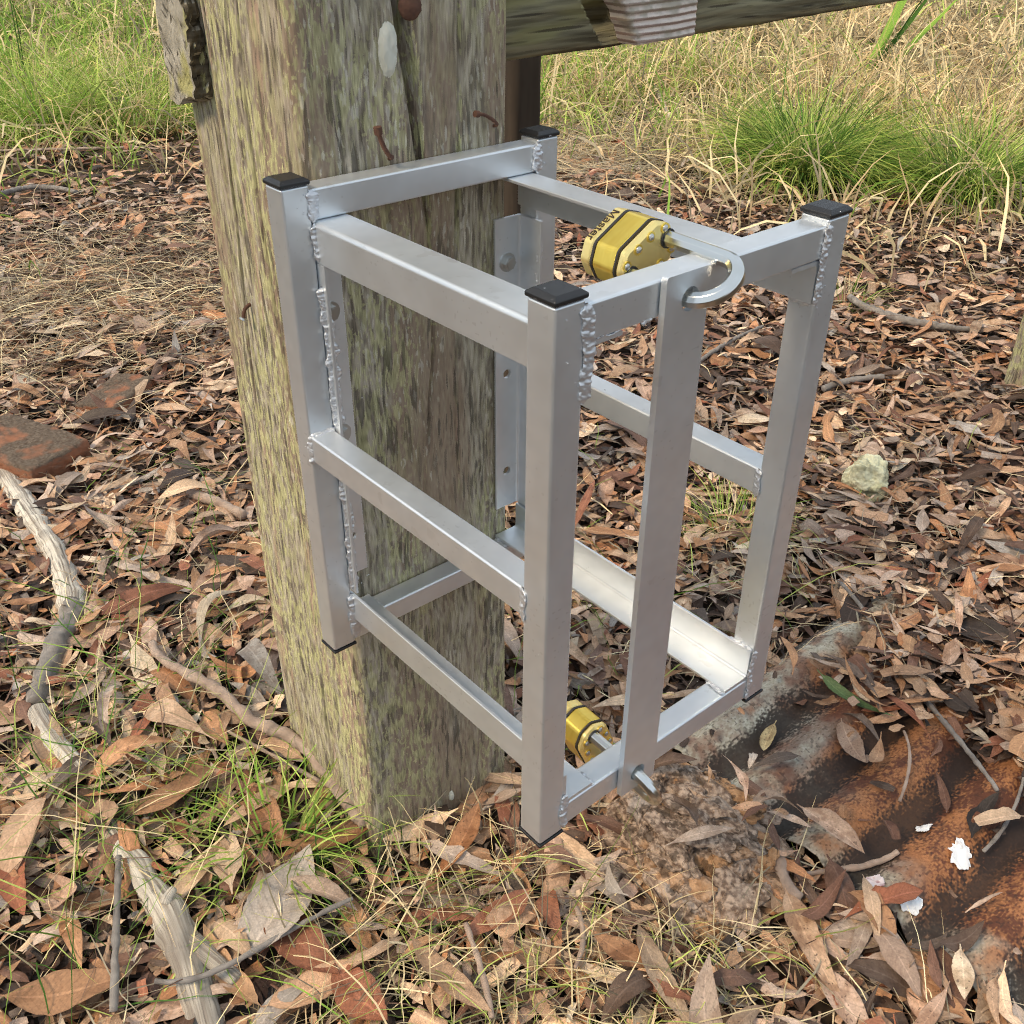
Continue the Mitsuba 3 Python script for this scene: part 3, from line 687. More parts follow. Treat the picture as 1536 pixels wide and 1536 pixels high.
# ------------------------------------------------------------------ padlocks
def padlock(label, u_, n_, v_, face, sep, apex, text=True):
    """u_: from the shackle's leg in the bar's hole to the other leg; n_: out of the broad face; v_: from the shackle end into the body; face: centre of the shackle end."""
    u_, n_, v_ = (np.asarray(a, float) for a in (u_, n_, v_))
    face = np.asarray(face, float) + [0, 0, ZO]
    key = thing('padlock', label, 'padlock')

    def put(m):
        P = np.asarray(m.vertices)
        q = face + P[:, :1] * u_ + P[:, 1:2] * n_ + P[:, 2:3] * v_
        f = np.asarray(m.faces)
        k = tm(q, f)
        return k if k.volume > 0 else tm(q, f[:, ::-1])
    wu, wn = 0.032, 0.021

    def layer(z0, z1, grow=0.0, ch=0.0012):
        """one layer of the body, its rims chamfered"""
        def out(g):
            c = 0.0125
            p = Polygon([(-wu + c, -wn), (wu - c, -wn), (wu, -wn + c), (wu, wn - c), (wu - c, wn), (-wu + c, wn), (-wu, wn - c), (-wu, -wn + c)]).buffer(-0.0085).buffer(0.0085 + g, quad_segs=7)
            return np.array(p.exterior.coords)[:-1]
        pts = []
        for z, g in ((z0, grow - ch), (z0 + ch, grow), (z1 - ch, grow), (z1, grow - ch)):
            o_ = out(g); pts.append(np.c_[o_, np.full(len(o_), z)])
        return hull(np.vstack(pts))

    part(key, 'body', put(layer(0.0095, 0.0335)), 'brass', smooth=25)
    part(key, 'end_plate', put(layer(0.0, 0.0085, -0.0006, 0.0026)), 'brass_pale', smooth=25, label='shackle end plate with rivets')
    part(key, 'end_plate', put(layer(0.0365, 0.0490, -0.0004, 0.0022)), 'brass_pale', smooth=25, label='lower end plate carrying the lettering')
    part(key, 'rubber_band', put(layer(0.0082, 0.0099, 0.0002, 0.0004)), 'rubber', smooth=25)
    part(key, 'rubber_band', put(layer(0.0338, 0.0363, 0.0006, 0.0008)), 'rubber', smooth=25)
    ball = trimesh.creation.icosphere(2)
    for su in (-0.0235, -0.0078, 0.0078, 0.0235):
        for sn in (-0.0145, 0.0145):
            if abs(su) > 0.02:
                sn *= 0.72
            rim = trimesh.creation.annulus(0.0030, 0.0044, 0.0012, sections=20)
            rim.apply_translation([su, sn, -0.0003])
            part(key, 'rivet_rim', put(rim), 'brass', smooth=25)
            b = ball.copy(); b.vertices = b.vertices * [0.0031, 0.0031, 0.0026] + [su, sn, -0.0002]
            part(key, 'rivet', put(b), 'zinc', smooth=True)
    # lettering on the edge of the lower end plate
    tx = meshkit.text_mesh('Master', 0.0070, 0.0010, bold=False)
    tx.vertices[:, 0] -= tx.vertices[:, 0].mean(); tx.vertices[:, 1] -= 0.0035
    P = np.asarray(tx.vertices)
    k = tm(np.c_[-P[:, 0] * 1.15, wn - 0.0008 + P[:, 2], 0.0428 - P[:, 1]], tx.faces)
    part(key, 'lettering', put(k), 'dark_print', smooth=False, label='dark lettering reading Master')
    # octagonal shackle: leg one through the bar, leg two beside the crossbar
    rs, h = 0.0066, sep / 2
    straight = apex - h
    ph = np.linspace(0, np.pi, 33)
    path = np.vstack([[[-h, 0, 0.004 - 0.0]], [[-h, 0, -straight * 0.5]], np.stack([-h * np.cos(ph), ph * 0, -straight - h * np.sin(ph)], 1), [[h, 0, -straight * 0.5]], [[h, 0, 0.004]]])
    tg = np.gradient(path, axis=0); tg /= np.linalg.norm(tg, axis=1, keepdims=True)
    side = np.array([0, 1.0, 0]); oth = np.cross(tg, side)
    a8 = (np.arange(8) + 0.5) / 8 * 2 * np.pi
    a16 = np.sort(np.r_[a8 - 0.07, a8 + 0.07])
    V = path[:, None] + rs * (np.cos(a16)[None, :, None] * side + np.sin(a16)[None, :, None] * oth[:, None])
    part(key, 'shackle', put(tm(V.reshape(-1, 3), grid_faces(len(path), 16, True))), 'chrome', smooth=16)
    for s_ in (-h, h):
        ring = trimesh.creation.annulus(rs + 0.0002, rs + 0.0016, 0.0014, sections=24)
        ring.apply_translation([s_, 0, -0.0004])
        part(key, 'shackle_collar', put(ring), 'rubber', smooth=25)


th = 0.51
padlock('brass padlock lying behind the top front crossbar, its shackle over the bar', (math.cos(th), 0, math.sin(th)), (-math.sin(th), 0, math.cos(th)), (0, 1, 0.017), (0.1535, -0.348, 0.5402), 0.046, 0.083)
padlock('brass padlock hanging behind the bottom front crossbar, its shackle through the bar', (0.40, 0, -0.917), (-0.917, 0, -0.40), (0, 1, 0.06), (0.1377, -0.345, -0.0026), 0.046, 0.085)

# ------------------------------------------------------------------ corrugated sheet
sx = np.r_[np.arange(0, 0.25, 0.004), np.arange(0.25, 1.22, 0.012)]
sy = np.arange(SHEET_Y1, -1.25, -0.0035)
GX, GY = np.meshgrid(sx, sy, indexing='ij')
x0 = SHEET_X0 + 0.006 * (meshkit.fbm(np.stack([GY * 60, GY * 0, GY * 0], -1), 3, 5) - 0.5) - 0.02 * sstep(-0.4, -0.8, GY) + 0.012 * (meshkit.noise(np.stack([GY * 18, GY * 0, GY * 0], -1), 5) - 0.5)
X = x0 + GX
Z = sheet_z(X, GY) + 0.0012 * (meshkit.fbm(np.stack([X * 60, GY * 60, X * 0], -1), 2, 5) - 0.5)
hgt = 0.5 + 0.5 * np.cos(2 * np.pi * (GY + 0.163) / PITCH)
v = np.stack([X, GY, Z], -1)
vb = v.copy(); vb[..., 2] -= 0.0016
nn = v.shape[0] * v.shape[1]
f = grid_faces(*v.shape[:2])
fall = np.vstack([f[:, ::-1], f + nn])
b0 = np.arange(v.shape[1] - 1)
fall = np.vstack([fall, np.stack([b0, b0 + 1, b0 + 1 + nn], 1), np.stack([b0, b0 + 1 + nn, b0 + nn], 1)])
uv = np.stack([hgt, GX], -1).reshape(-1, 2)
single('corrugated_sheet', tm(np.vstack([v.reshape(-1, 3), vb.reshape(-1, 3)]), fall), 'rusty_tin', 'rusty corrugated iron sheet lying half buried under leaves', 'sheet', smooth=True, uv=np.vstack([uv, uv]))

# ------------------------------------------------------------------ crumbly bark lump beside the sheet


def bark_plate(c, rx, ry, yaw, tx, ty, arch, thick, seed, res=90, rel=0.65, tone=None):
    """A thick piece of fissured bark: a jagged outline, crackled top, arched across, tilted."""
    from scipy.spatial import cKDTree
    r_, a_ = np.meshgrid(np.linspace(0, 1, res) ** 0.85, np.linspace(0, 2 * np.pi, res * 3 + 1)[:-1], indexing='ij')
    k = 0.66 + 0.60 * meshkit.fbm(np.stack([np.cos(a_) * 1.4, np.sin(a_) * 1.4, a_ * 0], -1), 3, seed) + 0.22 * (meshkit.fbm(np.stack([np.cos(a_) * 8, np.sin(a_) * 8, a_ * 0], -1), 3, seed + 1) - 0.5)
    lx, ly = r_ * k * rx * np.cos(a_), r_ * k * ry * np.sin(a_)
    P = np.stack([lx, ly, lx * 0], -1)
    warp = 0.016 * (np.stack([meshkit.fbm(P * 60, 3, seed + 2), meshkit.fbm(P * 60, 3, seed + 3)], -1) - 0.5)
    g = np.random.default_rng(seed)
    q = (np.stack([lx, ly], -1) + warp).reshape(-1, 2)
    n_ = int(4 * rx * ry * 1.7 / 0.00040)
    pts = g.uniform(-1, 1, (n_, 2)) * [rx * 1.3, ry * 1.3]
    d, i = cKDTree(pts * [1, 0.6]).query(q * [1, 0.6], k=2)
    crack = np.clip(((d[:, 1] - d[:, 0]) / 0.0028).reshape(lx.shape), 0, 1)
    crack = 1 - (1 - crack) * sstep(0.42, 0.58, meshkit.fbm(P * 16, 2, seed + 12))
    cell = g.uniform(0, 1, n_)[i[:, 0]].reshape(lx.shape)
    big = meshkit.fbm(P * 22, 4, seed + 4)
    stepd = sstep(0.47, 0.50, big) + sstep(0.58, 0.605, big)
    z = 0.0095 * stepd + 0.0018 * cell + 0.0022 * (sstep(0, 0.7, crack) - 1) + 0.016 * (meshkit.fbm(P * 40, 5, seed + 5) - 0.5) + 0.0060 * (meshkit.fbm(P * 260, 2, seed + 6) - 0.5)
    z = rel * z - 0.010 * rel * r_ ** 7 + arch * (1 - (lx / rx) ** 2)
    bot = z - thick * (1 - 0.45 * r_ ** 6)
    top_ = np.stack([lx, ly, z], -1).reshape(-1, 3)
    low_ = np.stack([lx, ly, bot], -1).reshape(-1, 3)
    f = grid_faces(res, res * 3, True)
    e = np.arange(res * 3) + (res - 1) * res * 3; e2 = np.roll(e, -1); nn = len(top_)
    # the broken rim has vertices of its own, so that its edges stay sharp
    k3 = res * 3; ra = 2 * nn + np.arange(k3); rb = np.roll(ra, -1)
    f = np.vstack([f, f[:, ::-1] + nn, np.stack([ra, ra + k3, rb + k3], 1), np.stack([ra, rb + k3, rb], 1)])
    M = trimesh.transformations.euler_matrix(tx, ty, yaw); M[:3, 3] = c
    v = np.vstack([top_, low_, top_[e], low_[e]]) @ M[:3, :3].T + M[:3, 3]
    hue = np.clip(0.5 + 1.7 * (meshkit.fbm(P * 26, 3, seed + 8) - 0.5) + 0.25 * (cell - 0.5), 0, 1)
    hue = hue if tone is None else np.clip(tone + 0.12 * (hue - 0.5), 0, 1)
    uv = np.stack([crack, hue], -1).reshape(-1, 2)
    return tm(v, f), np.vstack([uv, uv * [0.3, 1], uv[e] * [0, 1] + [0.75, 0], uv[e] * [0, 1] + [0.45, 0]])


lump = thing('bark_lump', 'big broken lump of crackled brown bark lying beside the rusty sheet', 'bark')
for px_, py_, up_, rx_, ry_, yaw_, tx_, ty_, ar_, th_, sd_ in (
        (1035, 1275, 0.060, 0.105, 0.125, 0.5, 0.18, -0.10, 0.042, 0.030, 3), (985, 1235, 0.045, 0.060, 0.075, -0.4, 0.10, -0.35, 0.015, 0.028, 21), (960, 1330, 0.030, 0.042, 0.070, 0.9, 0.35, -0.25, 0.012, 0.020, 33),
        (1105, 1300, 0.030, 0.040, 0.095, 0.25, 0.15, 0.55, 0.010, 0.020, 47), (1050, 1385, 0.026, 0.050, 0.070, 0.6, 0.30, 0.10, 0.010, 0.016, 58)):
    c = at(px_, py_)
    m, uv = bark_plate(c + [0, 0, up_], rx_, ry_, yaw_, tx_, ty_, ar_, th_, sd_, 110 if rx_ > 0.09 else 76)
    part(lump, 'flake', m, 'crumbly_bark', smooth=False, uv=uv)
g = np.random.default_rng(64)
mid_ = at(1040, 1290)
for i in range(58):
    a, r = g.uniform(0, 2 * np.pi), g.uniform(0, 1) ** 0.55
    dx, dy = 0.110 * r * math.cos(a), 0.150 * r * math.sin(a)
    h = 0.024 + 0.074 * (1 - r ** 2) + g.uniform(0, 0.024)
    sc = g.uniform(0.7, 1.5)
    c = np.array([mid_[0] + dx, mid_[1] + dy, mid_[2] + h])
    m, uv = bark_plate(c, 0.022 * sc, 0.046 * sc * g.uniform(0.7, 1.3), 0.5 + g.normal(0, 0.5), -dy * 2.4 + g.normal(0, 0.20), dx * 3.0 + g.normal(0, 0.24), g.uniform(-0.002, 0.006), g.uniform(0.006, 0.011), 200 + i, 20, 0.34, g.uniform(0.28, 0.78))
    part(lump, 'chip', m, 'crumbly_bark', smooth=False, uv=uv)

# ------------------------------------------------------------------ stone, bricks
st = trimesh.creation.icosphere(5)
d_ = st.vertices
rr = 0.84 + 0.75 * (meshkit.fbm(d_ * 1.5 + 4, 4, 6) - 0.45) + 0.22 * (meshkit.fbm(d_ * 5, 4, 8) - 0.5)
q = d_ * rr[:, None] * [0.062, 0.055, 0.075]
q[:, 0] -= 0.010 * np.clip(q[:, 2] / 0.07, -1, 1)
c = at(1303, 762)
st = tm(q + [c[0] + 0.02, c[1] + 0.03, c[2] + 0.045], st.faces)
single('stone', st, 'stone_surface', 'yellowish rounded lump of stone standing in the leaf litter', 'stone', smooth=True)


def brick(cx, cy, z0, lx, ly, lz, yaw, tilt, seed, label):
    b = trimesh.creation.box((lx, ly, lz))
    b = b.subdivide_to_size(0.008)
    v = np.asarray(b.vertices)
    rad = 0.010
    core = np.clip(v, [-lx / 2 + rad, -ly / 2 + rad, -lz / 2 + rad], [lx / 2 - rad, ly / 2 - rad, lz / 2 - rad])
    d = v - core
    v = core + d / np.maximum(np.linalg.norm(d, axis=1, keepdims=True), 1e-9) * rad * 0.98
    v = v * (1 + 0.10 * (meshkit.fbm(v * 26, 3, seed) - 0.5)[:, None]) + 0.003 * (meshkit.fbm(v * 120, 2, seed)[:, None] - 0.5)
    M = trimesh.transformations.euler_matrix(tilt, tilt * 0.6, yaw)
    M[:3, 3] = [cx, cy, z0]
    k = tm(v, b.faces); k.apply_transform(M)
    single('brick', k, 'clay', label, 'brick', smooth=40)


brick(0.037, 1.535, 0.028, 0.185, 0.27, 0.080, math.radians(25), 0.05, 3, 'dark mossy orange clay brick half sunk at the left edge')
brick(0.345, 1.70, 0.008, 0.19, 0.13, 0.075, math.radians(33), -0.08, 8, 'broken bright orange brick end behind the mossy brick')


# ------------------------------------------------------------------ dead branches, twigs
def limb(pts, radii, seed, sides=28, step=0.004, rough=0.42, freq=30):
    radii = np.asarray(radii) * 0.88
    m = tube(pts, radii, step, sides, rough, freq, seed)
    nring = (len(m.vertices) - 2) // sides
    i, j = np.divmod(np.arange(nring * sides), sides)
    # the seam is hidden by mirroring the coordinate round the limb
    uv = np.vstack([np.stack([i * step * 6, np.abs(j / sides * 2 - 1)], 1), [[0, 0], [nring * step * 6, 0]]])
    return m, uv


def ground_path(pix, up):
    out = []
    for k, (px, py) in enumerate(pix):
        p = at(px, py)
        u_ = up[k] if np.ndim(up) else up
        out.append([p[0], p[1], float(surf(p[0], p[1])) + u_ + (0 if on_sheet(p[0], p[1]) else 0.036)])
    return np.array(out)


br1 = thing('dead_branch', 'pale grey dead branch coming in from the left edge and curving down', 'branch')
m, uv = limb(ground_path([(-70, 640), (0, 712), (40, 775), (78, 835), (104, 890), (116, 945)], 0.004), [0.020, 0.025, 0.024, 0.026, 0.029, 0.027], 5)
part(br1, 'limb', m, 'grey_deadwood', smooth=True, uv=uv)
m, uv = limb(ground_path([(118, 935), (100, 985), (78, 1035), (62, 1085)], [0.006, 0.008, 0.006, 0.002]), [0.026, 0.025, 0.022, 0.020], 6)
part(br1, 'lower_limb', m, 'grey_twig_bark', smooth=True, uv=uv, label='darker barky lower length of the branch, sinking into the leaves')
m, uv = limb(ground_path([(76, 848), (96, 842), (112, 826)], 0.006), [0.010, 0.008, 0.005], 16, 12)
part(br1, 'side_stub', m, 'grey_deadwood', smooth=True, uv=uv)
single('branch_piece', *(lambda q: (q[0], 'grey_deadwood', 'short blunt grey piece of branch lying between the two larger branches', 'branch', None, None, True, q[1]))(limb(ground_path([(66, 1098), (96, 1146), (132, 1190)], 0.010), [0.018, 0.020, 0.017], 12)))
br2 = thing('dead_branch', 'short thick bleached branch with a knot at the lower left', 'branch')
m, uv = limb(ground_path([(165, 1245), (195, 1300), (238, 1365), (275, 1430), (298, 1495), (318, 1575)], [-0.012, 0.000, 0.006, 0.006, 0.004, 0.000]), [0.014, 0.019, 0.023, 0.029, 0.023, 0.023], 8)
part(br2, 'limb', m, 'grey_deadwood', smooth=True, uv=uv)
m, uv = limb(ground_path([(285, 1440), (325, 1470), (362, 1500)], [0.008, 0.010, 0.006]), [0.019, 0.014, 0.012], 9)
part(br2, 'side_stub', m, 'grey_deadwood', smooth=True, uv=uv)
m, uv = limb(ground_path([(262, 1400), (268, 1392), (276, 1384)], [0.030, 0.036, 0.040]), [0.010, 0.009, 0.006], 19, 12, 0.003)
part(br2, 'knot', m, 'grey_deadwood', smooth=True, uv=uv)

TW = [
    ('brown stick slanting down to the foot of the big post', [(240, 1010), (300, 1060), (340, 1085), (392, 1130), (440, 1150), (480, 1185), (520, 1240), (552, 1282)], [0.008, 0.009, 0.011, 0.011, 0.012, 0.011, 0.012, 0.012], 0.034, 'twig_bark'),
    ('thin straight grey twig pointing down beside the short bleached branch', [(192, 1330), (190, 1420), (187, 1560)], [0.005, 0.0055, 0.006], 0.030, 'grey_twig_bark'),
    ('curved grey twig crossing the bottom edge over the bleached branch', [(248, 1520), (330, 1508), (400, 1470), (478, 1425), (535, 1396)], [0.004, 0.0045, 0.0045, 0.004, 0.0035], 0.036, 'grey_twig_bark'),
    ('dark thin twig beside the stick at the foot of the post', [(345, 1130), (420, 1170), (500, 1215), (590, 1262)], [0.003, 0.0035, 0.0035, 0.003], 0.016, 'twig_bark'),
    ('brown forked twig lying on the rusty sheet', [(1205, 1305), (1260, 1310), (1310, 1300), (1345, 1283)], [0.004, 0.005, 0.0055, 0.005], 0.008, 'twig_bark'),
    ('dark curved stick in the litter above the rusty sheet', [(1250, 905), (1310, 955), (1370, 1045), (1430, 1120), (1490, 1200)], [0.004, 0.005, 0.0055, 0.005, 0.004], 0.022, 'grey_twig_bark'),
    ('long dark root-like stick lying behind the rack on the right', [(1270, 470), (1330, 500), (1400, 515), (1450, 520)], [0.012, 0.015, 0.013, 0.009], 0.022, 'grey_twig_bark'),
    ('pale broken stick with a bleached tip near the yellow stone', [(1230, 610), (1270, 598), (1320, 592)], [0.010, 0.010, 0.008], 0.020, 'grey_twig_bark'),
    ('white bleached stick leaning in the dry grass behind', [(978, 150), (990, 172), (1003, 200)], [0.016, 0.015, 0.012], 0.05, 'grey_deadwood'),
    ('brown stick end poking out beside the left face of the post', [(290, 770), (330, 785), (372, 805)], [0.014, 0.013, 0.012], 0.02, 'twig_bark'),
    ('rolled strip of brown bark beside the bark lump', [(1105, 1215), (1130, 1270), (1160, 1330), (1188, 1385)], [0.008, 0.011, 0.012, 0.010], 0.018, 'twig_bark'),
    ('long thin brown twig among leaves at the bottom centre', [(700, 1430), (720, 1490), (738, 1570)], [0.004, 0.0045, 0.005], 0.030, 'twig_bark'),
    ('thin upright looking dark twig beside the bark flake', [(862, 1400), (872, 1445), (860, 1490)], [0.004, 0.0045, 0.004], 0.022, 'twig_bark'),
    ('slim pale twig lying across leaves in the upper left', [(0, 247), (90, 245), (190, 242)], [0.006, 0.008, 0.007], 0.03, 'twig_bark'),
    ('grey twig lying among leaves near the upper left edge', [(0, 318), (45, 305), (120, 312)], [0.012, 0.013, 0.010], 0.03, 'grey_twig_bark'),
    ('thin red-brown twig on the right end of the rusty sheet', [(1345, 1215), (1360, 1160), (1352, 1110)], [0.0025, 0.003, 0.0025], 0.02, 'twig_bark'),
    ('dark twig lying at the right edge on the rusty sheet', [(1470, 1290), (1500, 1255), (1530, 1180)], [0.003, 0.003, 0.0025], 0.02, 'grey_twig_bark'),
    ('thin dark twig in the litter right of the rack', [(1020, 590), (1080, 545), (1140, 515)], [0.006, 0.007, 0.005], 0.02, 'grey_twig_bark'),
]
for lab, pix, rad, up, mat in TW:
    m, uv = limb(ground_path(pix, up), rad, len(lab), 10, 0.004, 0.55, 75)
    single('twig', m, mat, lab, 'twig', smooth=True, uv=uv)


# ------------------------------------------------------------------ leaves
def leaves(g, x, y, L, wid, kind, m, k, layer, tilt, curl, bend, s0=None, s1=None, jag=None, yaw=None, sick=None, ids=None, lift_on=surf):
    N = len(x)
    z_ = np.zeros(N)
    s0, s1 = (z_ if s0 is None else s0), (z_ + 1 if s1 is None else s1)
    jag = z_ if jag is None else jag
    yaw = g.uniform(0, 2 * np.pi, N) if yaw is None else yaw
    sick = g.normal(0, 0.16, N) if sick is None else sick
    sv, tv = np.linspace(0, 1, m + 1), np.linspace(-1, 1, k + 1)
    s = s0[:, None] + (s1 - s0)[:, None] * sv[None]
    sb = np.clip((s - 0.09) / 0.91, 0, 1)
    ex = g.uniform(0.62, 1.15, N)[:, None]
    w = np.sin(np.pi * np.clip(sb, 0, 1) ** ex) ** 0.85 * wid[:, None] * 0.5
    w = np.maximum(w, np.where(s < 0.12, 0.0009, 0.0002))
    rim = 1 - jag[:, None, None] * g.uniform(0, 1, (N, m + 1, 2)) * (g.uniform(0, 1, (N, m + 1, 2)) < 0.6)
    tt = np.broadcast_to(tv[None, None], (N, m + 1, k + 1)).copy()
    tt = np.where(tt < 0, tt * rim[..., :1], tt * rim[..., 1:])
    half = tt * w[..., None]
    kap = curl[:, None, None] / (wid[:, None, None] * 0.5)
    kap = np.where(np.abs(kap) < 1e-3, 1e-3, kap) * (0.6 + 0.8 * np.abs(np.sin(3 * s + g.uniform(0, 6, (N, 1)))))[..., None]
    yy = np.sin(half * kap) / kap
    zz = (1 - np.cos(half * kap)) / kap + 0.10 * np.abs(half)
    xx = np.broadcast_to(((s - 0.5) * L[:, None])[..., None], yy.shape)
    tw = g.normal(0, 0.7, N)[:, None, None] * (s - 0.5)[..., None]
    yy, zz = yy * np.cos(tw) - zz * np.sin(tw), yy * np.sin(tw) + zz * np.cos(tw)
    yy = yy + (sick[:, None] * L[:, None] * ((s - 0.5) ** 2) * 2)[..., None]
    ph = g.uniform(0, 6.3, (N, 1, 1))
    fr = g.uniform(4, 11, (N, 1, 1))
    zz = zz + (bend[:, None] * L[:, None] * (s - 0.5) ** 2)[..., None] + 0.16 * half * np.sin(fr * s[..., None] + ph) + 0.02 * L[:, None, None] * np.sin(fr * 0.7 * s[..., None] + ph * 2)
    rx, ry = g.normal(0, 1, N) * tilt, g.normal(0, 1, N) * tilt * 0.6
    c, s_ = np.cos(rx)[:, None, None], np.sin(rx)[:, None, None]
    yy, zz = yy * c - zz * s_, yy * s_ + zz * c
    c, s_ = np.cos(ry)[:, None, None], np.sin(ry)[:, None, None]
    xx, zz = xx * c - zz * s_, xx * s_ + zz * c
    c, s_ = np.cos(yaw)[:, None, None], np.sin(yaw)[:, None, None]
    wx, wy = xx * c - yy * s_ + x[:, None, None], xx * s_ + yy * c + y[:, None, None]
    zlo = np.percentile(zz.reshape(N, -1), 12, axis=1)
    wz = zz - zlo[:, None, None] + (lift_on(x, y) + layer)[:, None, None]
    V = np.stack([wx, wy, wz], -1).reshape(N, -1, 3)
    ids = g.integers(0, 4000, N) if ids is None else ids
    U = np.broadcast_to(ids[:, None, None] + 0.5 + 0.45 * tv[None, None], xx.shape)
    Vv = np.broadcast_to((kind[:, None] + 0.02 + 0.96 * s)[..., None], xx.shape)
    UV = np.stack([U, Vv], -1).reshape(N, -1, 2)
    F = grid_faces(m + 1, k + 1)
    return V, UV, F


def joined(V, UV, F):
    N, n_, _ = V.shape
    f = (F[None] + (np.arange(N) * n_)[:, None, None]).reshape(-1, 3)
    return tm(V.reshape(-1, 3), f), UV.reshape(-1, 2)


def wedge(g, N, r0, r1, spread=None, power=0.5):
    """Points spread evenly over the part of the ground that the camera, or one a step aside, looks at."""
    a0 = math.atan2(ROT[2][1], ROT[2][0])
    spread = (math.radians(66) if r1 < 2.5 else math.radians(47)) if spread is None else spread
    r = np.sqrt(r0 ** 2 + (r1 ** 2 - r0 ** 2) * g.uniform(0, 1, N) ** (power * 2))
    a = a0 + g.uniform(-spread, spread, N)
    return EYE[0] + r * np.cos(a), EYE[1] + r * np.sin(a)


FLAKES = [tuple(at(*q)[:2]) for q in ((1440, 1282), (1350, 1388), (1300, 1358), (1385, 1245))]        # where the white flakes lie


def grass_edge(x, y):
    """How far from the place of the camera the standing grass begins: nearer on the right."""
    ang = np.arctan2(y - EYE[1], x - EYE[0]) - math.atan2(ROT[2][1], ROT[2][0])
    p = np.stack([x, y, np.zeros_like(x)], -1)
    return 4.45 + 1.0 * sstep(-0.24, -0.06, ang) + 1.7 * (meshkit.fbm(p * 0.9, 3, 71) - 0.5) + 1.1 * (meshkit.fbm(p * 3.2, 2, 74) - 0.5)


def litter_keep(g, x, y):
    """Which litter stays: little on the front of the sheet, none inside the post, thinning where the grass begins."""
    r = np.hypot(x - EYE[0], y - EYE[1])
    p = np.stack([x, y, x * 0], -1)
    keep = g.uniform(0, 1, len(x)) < 1 - 0.88 * sstep(-0.3, 1.3, r - grass_edge(x, y))
    bare = on_sheet(x, y) & (g.uniform(0, 1, len(x)) > 0.03 + 0.97 * sstep(0.84, 0.96, x - 0.18 * sstep(-0.24, -0.16, y) + 0.22 * (meshkit.fbm(p * 6, 2, 33) - 0.5)))
    inpost = (x > PX0 - 0.01) & (x < PX1 + 0.01) & (y > -0.012) & (y < PD + 0.01)
    bark = ((x - 0.43) / 0.11) ** 2 + ((y + 0.30) / 0.13) ** 2 < 1
    bark2 = ((x - 0.315) / 0.05) ** 2 + ((y + 0.395) / 0.06) ** 2 < 1
    bk = np.zeros(len(x), bool)
    for cx, cy, rad in ((0.037, 1.535, 0.13), (0.345, 1.70, 0.03)):
        bk |= np.hypot(x - cx, y - cy) < rad
    for fx, fy in FLAKES:
        bare |= np.hypot(x - fx, y - fy) < 0.055
    return keep & ~bare & ~inpost & ~bark & ~bark2 & ~(bk & (g.uniform(0, 1, len(x)) > 0.22))


KP = np.array([0.28, 0.22, 0.17, 0.08, 0.09, 0.06, 0.06, 0.0, 0.0, 0.04])
KP /= KP.sum()
KF = np.array([0.25, 0.16, 0.20, 0.13, 0.07, 0.06, 0.10, 0.0, 0.0, 0.03])          # farther off: duller
KF = np.append(KF, 0.0)
KP = np.append(KP, 0.0)
KF /= KF.sum()


def kinds_for(g, x, y):
    far = np.hypot(x - EYE[0], y - EYE[1]) + 0.4 * x > 2.3
    return np.where(far, g.choice(len(KF), len(x), p=KF), g.choice(len(KP), len(x), p=KP))


g = np.random.default_rng(21)
stuff = []
for count, r0, r1, m_, k_, Lm, low_, up_ in ((8000, 0.35, 2.0, 9, 4, 0.088, 0.0, 0.045), (11800, 1.9, 3.4, 8, 3, 0.085, 0.0, 0.050), (20500, 3.2, 7.2, 5, 2, 0.095, 0.0, 0.050)):
    x, y = wedge(g, count, r0, r1)
    ok = litter_keep(g, x, y); x, y = x[ok], y[ok]; N = len(x)
    L = np.clip(g.lognormal(math.log(Lm), 0.33, N), 0.035, 0.2)
    wid = L * np.clip(g.normal(0.215, 0.065, N), 0.10, 0.42)
    kind = kinds_for(g, x, y)
    lay = g.uniform(low_, up_, N)
    kind = np.where(g.uniform(0, 1, N) < 0.85 * sstep(0.62, 0.35, lay / up_), g.choice([6, 6, 3, 10], N), kind)        # lower layers rotted dark, also painting the shade of the gaps into the colour
    brk = g.uniform(0, 1, N) < 0.35
    s0 = np.where(brk, g.uniform(0, 0.45, N), 0); s1 = np.where(brk, np.maximum(s0 + 0.3, g.uniform(0.4, 1, N)), 1)
    V, UV, F = leaves(g, x, y, L, wid, kind, m_, k_, lay, 0.19, g.normal(0, 0.65, N), g.normal(0, 0.5, N), s0, s1, np.where(g.uniform(0, 1, N) < 0.4, g.uniform(0.1, 0.5, N), 0.06))
    stuff.append(joined(V, UV, F))
for count, r0, r1, Lm in ((20000, 0.35, 2.2, 0.026), (18500, 2.0, 4.8, 0.036)):
    x, y = wedge(g, count, r0, r1)
    ok = litter_keep(g, x, y); x, y = x[ok], y[ok]; N = len(x)
    L = np.clip(g.lognormal(math.log(Lm), 0.4, N), 0.008, 0.09)
    wid = L * g.uniform(0.15, 0.8, N)
    s0 = g.uniform(0.1, 0.3, N); s1 = g.uniform(0.6, 0.9, N)
    lay = g.uniform(0, 0.046, N)
    kind = np.where(g.uniform(0, 1, N) < 0.8 * sstep(0.7, 0.35, lay / 0.046), g.choice([6, 6, 3, 10], N), kinds_for(g, x, y))  # lower crumbs darkened the same way, gap shade in their colour
    V, UV, F = leaves(g, x, y, L * 1.6, wid, kind, 3, 2, lay, 0.3, g.normal(0, 0.8, N), g.normal(0, 0.6, N), s0, s1, g.uniform(0.1, 0.6, N))
    stuff.append(joined(V, UV, F))
N = 62
y = g.uniform(-0.85, -0.40, N)
x = SHEET_X0 - 0.01 - 0.02 * sstep(-0.4, -0.8, y) + g.normal(-0.02, 0.028, N)
ok = np.all([np.hypot(x - fx, y - fy) > 0.05 for fx, fy in FLAKES], axis=0)
x, y = x[ok], y[ok]; N = len(x)
